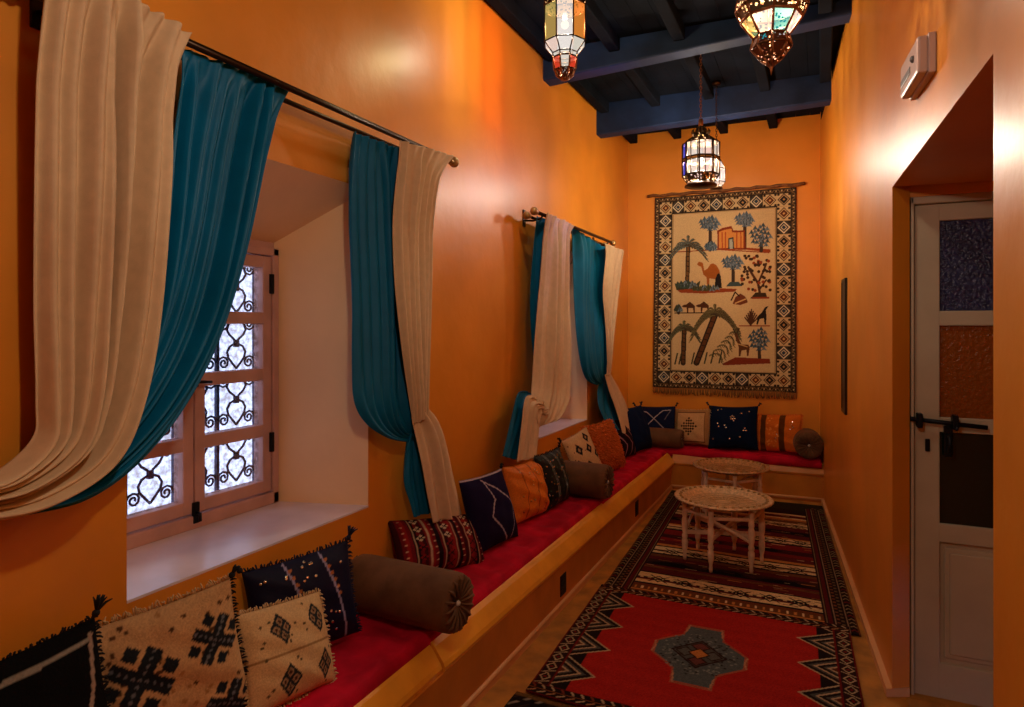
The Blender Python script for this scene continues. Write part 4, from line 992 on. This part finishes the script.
def fringe(root, T, surf, m, L=.02, n=60, sides='tblr', r=.0028):
    b = MB()
    for sd in sides:
        for k in range(n):
            t = -1 + 2 * (k + random.random()) / n
            a, b2 = {'t': (t, 1), 'b': (t, -1), 'l': (-1, t), 'r': (1, t)}[sd]
            p = surf(a, b2); d = Vector({'t': (0, 1, 0), 'b': (0, -1, 0), 'l': (-1, 0, 0), 'r': (1, 0, 0)}[sd]) + Vector((random.uniform(-.5, .5), random.uniform(-.5, .5), random.uniform(-.4, .7)))
            d.normalize(); l = L * random.uniform(.6, 1.2)
            b.tube([p - d * .003, p + d * l * .6, p + d * l + Vector((0, -.003, 0))], [r, r, r * .4], 4, T=T)
    tag(b.build('fringe', m, root.cover), kind='stuff')
def sequins(root, T, surf, pts, r=.006):
    b = MB()
    for (a, b2) in pts:
        p = surf(a, b2); e = .03
        n = (surf(min(.99, a + e), b2) - surf(a - e, b2)).cross(surf(a, min(.99, b2 + e)) - surf(a, b2 - e)).normalized()
        Q = n.to_track_quat('Z', 'Y').to_matrix().to_4x4(); Q.translation = p + n * .002
        b.lathe([(r, 0), (r * .8, .0015), (.0003, .001)], 8, T=T @ Q)
    tag(b.build('sequins', M['sequin'], root.cover), kind='stuff')
def fluff(root, T, surf, m, n, L=.022, name='shag'):
    b = MB()
    for _ in range(n):
        a, b2 = random.uniform(-.97, .97), random.uniform(-.97, .97); p = surf(a, b2)
        d = Vector((a * .4 + random.uniform(-.5, .5), -.5 + random.uniform(-.5, .5), .8)).normalized(); l = L * random.uniform(.6, 1.2)
        b.tube([p - d * .002, p + d * l * .6, p + d * l + Vector((0, -.006, 0))], [.0042, .004, .0012], 4, T=T)
    tag(b.build(name, m, root.cover), kind='stuff')

# 1 black with white braid, lower left corner
def p_black(c):
    w = '#9a8474'
    c.line([(.0, .88), (.95, .90)], .028, '#8a8478'); c.line([(.95, .92), (.90, .62), (.62, .0)], .030, w); c.line([(.0, .1), (.20, .55), (.42, .60), (.75, .52), (.98, .22)], .032, w)
r, T, sf = cushion('cushion', 'black cushion with white braid lines and a corner tassel, lower left', (-1.60, .865, .375, -12, 6, 7), .37, .395, p_black, base='#0b0b0d', ears=.04)
tassels(r, T, sf, [(1, 1)], M['black_yarn'], .045); fringe(r, T, sf, M['black_yarn'], .012, 50, 'tr')
# 2 cream with three dark crosses
def cross(c, x, y, k, rot, col='#20262c'):
    ca, sa = math.cos(rot), math.sin(rot)
    def q(P): return [(x + k * (a * ca - b2 * sa), y + k * (a * sa + b2 * ca)) for a, b2 in P]
    for ang_ in (0, PI / 2):
        cc2, ss2 = math.cos(ang_), math.sin(ang_)
        c.poly(q([(a * cc2 - b2 * ss2, a * ss2 + b2 * cc2) for a, b2 in ((-1, -.26), (1, -.26), (1, .26), (-1, .26))]), col)
    for sx2 in (-1, 1):
        for sy2 in (-1, 1): c.poly(q([(sx2 * .42, sy2 * .42), (sx2 * .85, sy2 * .42), (sx2 * .85, sy2 * .85), (sx2 * .42, sy2 * .85)]), col)
    for t in np.linspace(-.9, .9, 9): c.disc(*q([(t, 0)])[0], .012, '#6a7078'); c.disc(*q([(0, t)])[0], .012, '#6a7078')
def p_cream2(c):
    for _ in range(70): c.disc(rng.uniform(.03, .97), rng.uniform(.03, .97), .016, '#5a4028' if rng.random() < .6 else '#a88050')
    cross(c, .36, .60, .20, .95); cross(c, .83, .66, .16, .95); cross(c, .84, .16, .17, .95); cross(c, .15, .1, .17, .95)
r, T, sf = cushion('cushion', 'large cream shaggy cushion with dark woven crosses, next to the black one', (-1.575, 1.205, .374, -31, 2, 9), .40, .385, p_cream2, base='#c9a474', thick=.075, wr=.008)
fringe(r, T, sf, M['cream_yarn'], .020, 110, 'tl', .0024); fringe(r, T, sf, M['black_yarn'], .014, 45, 'r'); tassels(r, T, sf, [(1, 1)], M['black_yarn'], .03)
# 3 navy with sequins and silver curves
def p_navy3(c):
    for x0 in (.40, .74):
        P = [(x0 + .16 * math.sin(t * 1.6) - .06, 1 - t) for t in np.linspace(0.02, .98, 14)]
        c.line(P, .022, '#9a90b0')
        for (x, y) in P[1:7:1]: c.disc(x + .02, y, .018, '#b06a3a')
r, T, sf = cushion('cushion', 'navy velvet cushion with sequins and two silver curved bands', (-1.60, 1.735, .374, -26.9, 6, 5), .375, .335, p_navy3, 'silk', base='#0d0b2a', thick=.075)
sequins(r, T, sf, [(random.uniform(-.85, .85), random.uniform(-.8, .9)) for _ in range(34)], .0055); tassels(r, T, sf, [(1, 1)], M['navy_yarn'], .045); tassels(r, T, sf, [(-1, 1)], M['black_yarn'], .02); fringe(r, T, sf, M['navy_yarn'], .016, 46, 'tr')
# 4 small cream with four diamonds
def p_cream4(c):
    c.rect(0, .47, 1, .495, '#9a7448')
    for (x, y) in ((.35, .74), (.80, .74), (.35, .22), (.80, .24)):
        c.diamond(x, y, .12, .17, '#22282c'); 
        for ax, ay in ((0, .075), (0, -.075), (-.055, 0), (.055, 0)): c.diamond(x + ax, y + ay, .038, .05, '#9a7a58'); c.diamond(x + ax, y + ay, .018, .026, '#4a2a20')
    for _ in range(26): c.disc(rng.uniform(.05, .95), rng.uniform(.05, .95), .015, '#5a4a30')
r, T, sf = cushion('cushion', 'small cream cushion with four dark diamonds, lying in front of the navy one', (-1.435, 1.498, .374, -1.4, 22, -8), .325, .28, p_cream4, base='#cfaa78', thick=.06, wr=.006, ears=.02)
fringe(r, T, sf, M['cream_yarn'], .016, 55, 'tblr')
# 6 red kilim cushion
def p_kilim(c):
    for k, x in enumerate(np.linspace(.0, 1, 14)):
        c.rect(x, 0, x + .04, 1, ['#3a0c10', '#8a1a18', '#1a0a10'][k % 3])
    for x in (.16, .30, .45, .60, .74, .88): c.rect(x, 0, x + .014, 1, '#b09070')
    for x in (.23, .52, .81):
        for y in np.linspace(.08, .92, 6):
            c.diamond(x, y, .045, .06, '#c0a888' if int(y * 10) % 2 else '#7a1414'); c.line([(x - .04, y - .05), (x + .04, y + .05)], .014, '#1a0a0c'); c.line([(x - .04, y + .05), (x + .04, y - .05)], .014, '#1a0a0c')
    for x in (.08, .37, .67, .95):
        for y in np.linspace(.06, .94, 9): c.disc(x, y, .012, '#c89878')
r, T, sf = cushion('cushion', 'red and black kilim cushion with cream stripes, behind the near bolster', (-1.56, 2.575, .376, -14, 30, -9), .53, .255, p_kilim, base='#6a1216', thick=.065)
# 7 purple with zigzag braid
def p_purple(c):
    w = '#b09aa0'
    c.line([(.38, .93), (.45, .62), (.30, .42), (.62, .02)], .020, w); c.line([(.36, .93), (.90, .50), (.72, .04)], .020, w); c.line([(.0, .985), (1, .985)], .03, w)
r, T, sf = cushion('cushion', 'dark purple cushion with a white zigzag braid', (-1.495, 2.995, .374, -5.4, 18.3, -1.5), .40, .372, p_purple, base='#190d2e', thick=.07)
tassels(r, T, sf, [(1, 1)], M['black_yarn'], .02)
# 8 orange satin
def p_or(c):
    for y in (.0,): pass
    for x in (.25, .52, .78): c.line([(x, 0), (x + .03, .5), (x, 1)], .022, '#a04a0c')
r, T, sf = cushion('cushion', 'orange satin cushion with sequins, between the purple and black ones', (-1.535, 3.50, .374, -8.4, 12, -1), .40, .33, p_or, 'silk', base='#d9721a', thick=.08, wr=.010)
sequins(r, T, sf, [(random.uniform(-.8, .8), random.uniform(-.8, .8)) for _ in range(22)], .007)
# 9 black-green with silver bands
def p_b9(c):
    for x0 in (.25, .55, .8):
        c.line([(x0 + .10 * math.sin(t * 2.2), 1 - t) for t in np.linspace(0, 1, 12)], .05, '#6a6a66'); c.line([(x0 + .10 * math.sin(t * 2.2), 1 - t) for t in np.linspace(0, 1, 12)], .02, '#1a2420')
    for _ in range(60): c.disc(rng.uniform(0, 1), rng.uniform(0, 1), .014, '#2c4a36')
r, T, sf = cushion('cushion', 'black and dark green cushion with silver wavy bands and sequins', (-1.50, 3.825, .374, 0, 11.5, -1.3), .42, .34, p_b9, 'silk', base='#0c1010', thick=.07)
sequins(r, T, sf, [(random.uniform(-.85, .85), random.uniform(-.85, .85)) for _ in range(40)], .005); fringe(r, T, sf, M['black_yarn'], .014, 36, 'tlr'); tassels(r, T, sf, [(1, 1)], M['black_yarn'], .03)
# 11 cream with black squares
def p_c11(c):
    for (x, y) in ((.30, .68), (.62, .62), (.85, .45), (.42, .30), (.72, .85), (.15, .40)):
        c.diamond(x, y, .11, .12, '#16161c'); c.diamond(x, y, .04, .045, '#b08a60')
    for _ in range(16): c.disc(rng.uniform(.05, .95), rng.uniform(.05, .95), .016, '#6a3018')
r, T, sf = cushion('cushion', 'cream cushion with black woven squares, behind the middle bolster', (-1.515, 4.58, .374, -15, 20, 10), .36, .36, p_c11, base='#d0a878', thick=.055)
fringe(r, T, sf, M['cream_yarn'], .010, 30, 'tr'); tassels(r, T, sf, [(-1, 1)], M['black_yarn'], .03); fringe(r, T, sf, M['black_yarn'], .008, 24, 'l')
# 12 orange shag
r, T, sf = cushion('cushion', 'shaggy rust orange cushion beside the far window', (-1.494, 4.959, .374, -17.4, 18.4, 3.6), .42, .37, lambda c: None, base='#b8540f', thick=.07)
fluff(r, T, sf, M['orange_yarn'], 1300, .022); fringe(r, T, sf, M['orange_yarn'], .022, 60, 'tblr', .004)
# 13 dark red / navy with pink lines
def p_13(c):
    for x in (.2, .5, .8): c.line([(x, 0), (x + .15, .3), (x - .1, .6), (x + .1, 1)], .035, '#a06a72')
r, T, sf = cushion('cushion', 'dark maroon cushion with pink wavy lines, below the far curtain tail', (-1.498, 5.50, .374, -6.2, 21.7, -1.7), .375, .35, p_13, base='#1c0c16', thick=.065)
# 14 navy in the corner, leaning on the left wall
r, T, sf = cushion('cushion', 'plain dark blue cushion leaning on the left wall near the corner', (-1.455, 5.85, .374, -10, 16, -1), .41, .41, lambda c: None, base='#0c1a38', thick=.075)
tassels(r, T, sf, [(-1, 1), (1, 1)], M['navy_yarn'], .03)
# 15 navy with crossing lines on the back wall
def p_15(c):
    c.line([(.1, .85), (.3, .8), (.75, .35)], .022, '#b0a0a0'); c.line([(.25, .35), (.7, .85), (.9, .88)], .022, '#b0a0a0'); c.line([(.9, .88), (.75, .6)], .018, '#70686c')
r, T, sf = cushion('cushion', 'navy cushion with crossing white lines, behind the corner bolster', (-1.43, 6.205, .374, -84, 26, 2), .39, .39, p_15, base='#121834', thick=.07)
tassels(r, T, sf, [(-1, 1), (1, 1)], M['black_yarn'], .035)
# 17 cream with one dark diamond
def p_17(c):
    c.rect(0, 0, 1, 1, '#a87a48'); c.rect(.10, .08, .90, .92, '#5a2a14'); c.rect(.12, .10, .88, .90, '#cfa06a')
    for i in range(-3, 4):
        for j in range(-3, 4):
            if abs(i) + abs(j) <= 3: c.diamond(.47 + i * .065, .52 + j * .075, .036, .036, '#2a1a18')
r, T, sf = cushion('cushion', 'square cream cushion with a single dark latticed diamond, on the back bench', (-1.103, 6.325, .374, -104, 11, 4), .355, .342, p_17, base='#c89a64', thick=.06)
tassels(r, T, sf, [(1, 1)], M['black_yarn'], .025); fringe(r, T, sf, M['cream_yarn'], .012, 30, 'tlr')
# 18 navy sequins
r, T, sf = cushion('cushion', 'wide midnight blue cushion scattered with sequins, centre of the back bench', (-.722, 6.262, .374, -90, 20.7, 2.0), .445, .415, lambda c: None, base='#0a1730', thick=.08, ears=.07)
sequins(r, T, sf, [(0, .45), (.06, .4), (-.06, .4), (.02, .3), (.1, .32), (-.05, .3), (.06, .22), (.35, .6), (.65, .7), (-.6, .75), (-.45, .8), (-.6, .1), (-.55, -.05), (-.3, .0), (-.25, -.1), (.5, -.1), (.45, -.2), (.55, -.2), (-.8, -.6), (.3, -.5), (-.1, -.6)], .008); tassels(r, T, sf, [(-1, 1), (1, 1)], M['navy_yarn'], .03)
# 19 orange with brown bands
def p_19(c):
    for x in (.16, .56): c.rect(x, 0, x + .12, 1, '#5a3008')
    for _ in range(24): c.disc(rng.uniform(.3, .55), rng.uniform(.1, .9), .02, '#e08a3a')
r, T, sf = cushion('cushion', 'orange cushion with two brown bands, beside the round bolster end', (-.345, 6.305, .374, -104, 14.2, 4), .42, .34, p_19, base='#d0661a', thick=.065, wr=.008)
sequins(r, T, sf, [(-.1, -.1), (.05, -.1), (.0, -.3), (.62, .45), (.7, .3), (.6, .2), (.66, .6)], .008); fringe(r, T, sf, M['orange_yarn'], .016, 40, 'tr', .0035)
# bolsters
def bolster(label, p, axis, L, R):
    d = Vector(axis).normalized(); root = thing('bolster', label, 'bolster', p, 'brown velvet bolsters')
    Q = d.to_track_quat('Z', 'Y').to_matrix().to_4x4(); Q.translation = Vector(p)
    prof = [(.008, -L / 2 + .018), (R * .55, -L / 2 + .006), (R * .88, -L / 2), (R * .98, -L / 2 + .02), (R, -L / 2 + .05), (R, 0), (R, L / 2 - .05), (R * .98, L / 2 - .02), (R * .88, L / 2), (R * .55, L / 2 - .006), (.008, L / 2 - .018)]
    b = MB(); b.lathe(prof, 64, 0, Q, rmod=lambda t, i: 1 + (.035 * math.sin(24 * t) if i in (1, 2, 8, 9) else .006 * math.sin(3 * t + i)))
    b.build('cover', M['brown_velvet'], root)
    for sg in (-1, 1):
        e = MB(); e.ball((0, 0, sg * (L / 2 - .012)), .012, 10, T=Q); e.build('button', M['button'], root)
        e = MB()
        for k in range(16):
            t = 2 * PI * k / 16; P = [(rr * math.cos(t), rr * math.sin(t), sg * (L / 2 + zz)) for rr, zz in ((.01, -.013), (R * .5, .002), (R * .82, .005), (R * .93, -.006))]
            e.tube(P, [.003, .005, .006, .003], 5, T=Q)
        e.build('pleats', M['brown_velvet'], root)
    return root
ZM = .366
bolster('brown velvet bolster lying across the bench beside the red kilim cushion', (-1.45, 2.10, ZM + .108), (1, -.02, 0), .49, .109)
bolster('brown velvet bolster lying across the bench below the far window', (-1.475, 4.15, ZM + .112), (1, -.02, 0), .44, .113)
bolster('brown bolster lying along the back wall in the corner', (-1.35, 6.16, ZM + .088), (1, .05, 0), .38, .09)
bolster('brown bolster at the right end of the back bench, its round end facing out', (-.095, 6.24, ZM + .118), (.10, -1, 0), .26, .118)

# ================================================================== WORLD AND VIEW
w = bpy.data.worlds.new('sky'); scene.world = w; w.use_nodes = True
bg = w.node_tree.nodes['Background']; bg.inputs['Color'].default_value = (.46, .58, 1.0, 1); bg.inputs['Strength'].default_value = 1.3
scene.view_settings.view_transform = 'Standard'; scene.view_settings.look = 'None'
scene.view_settings.exposure = 1.3; scene.view_settings.gamma = 1.0; scene.view_settings.use_curve_mapping = False
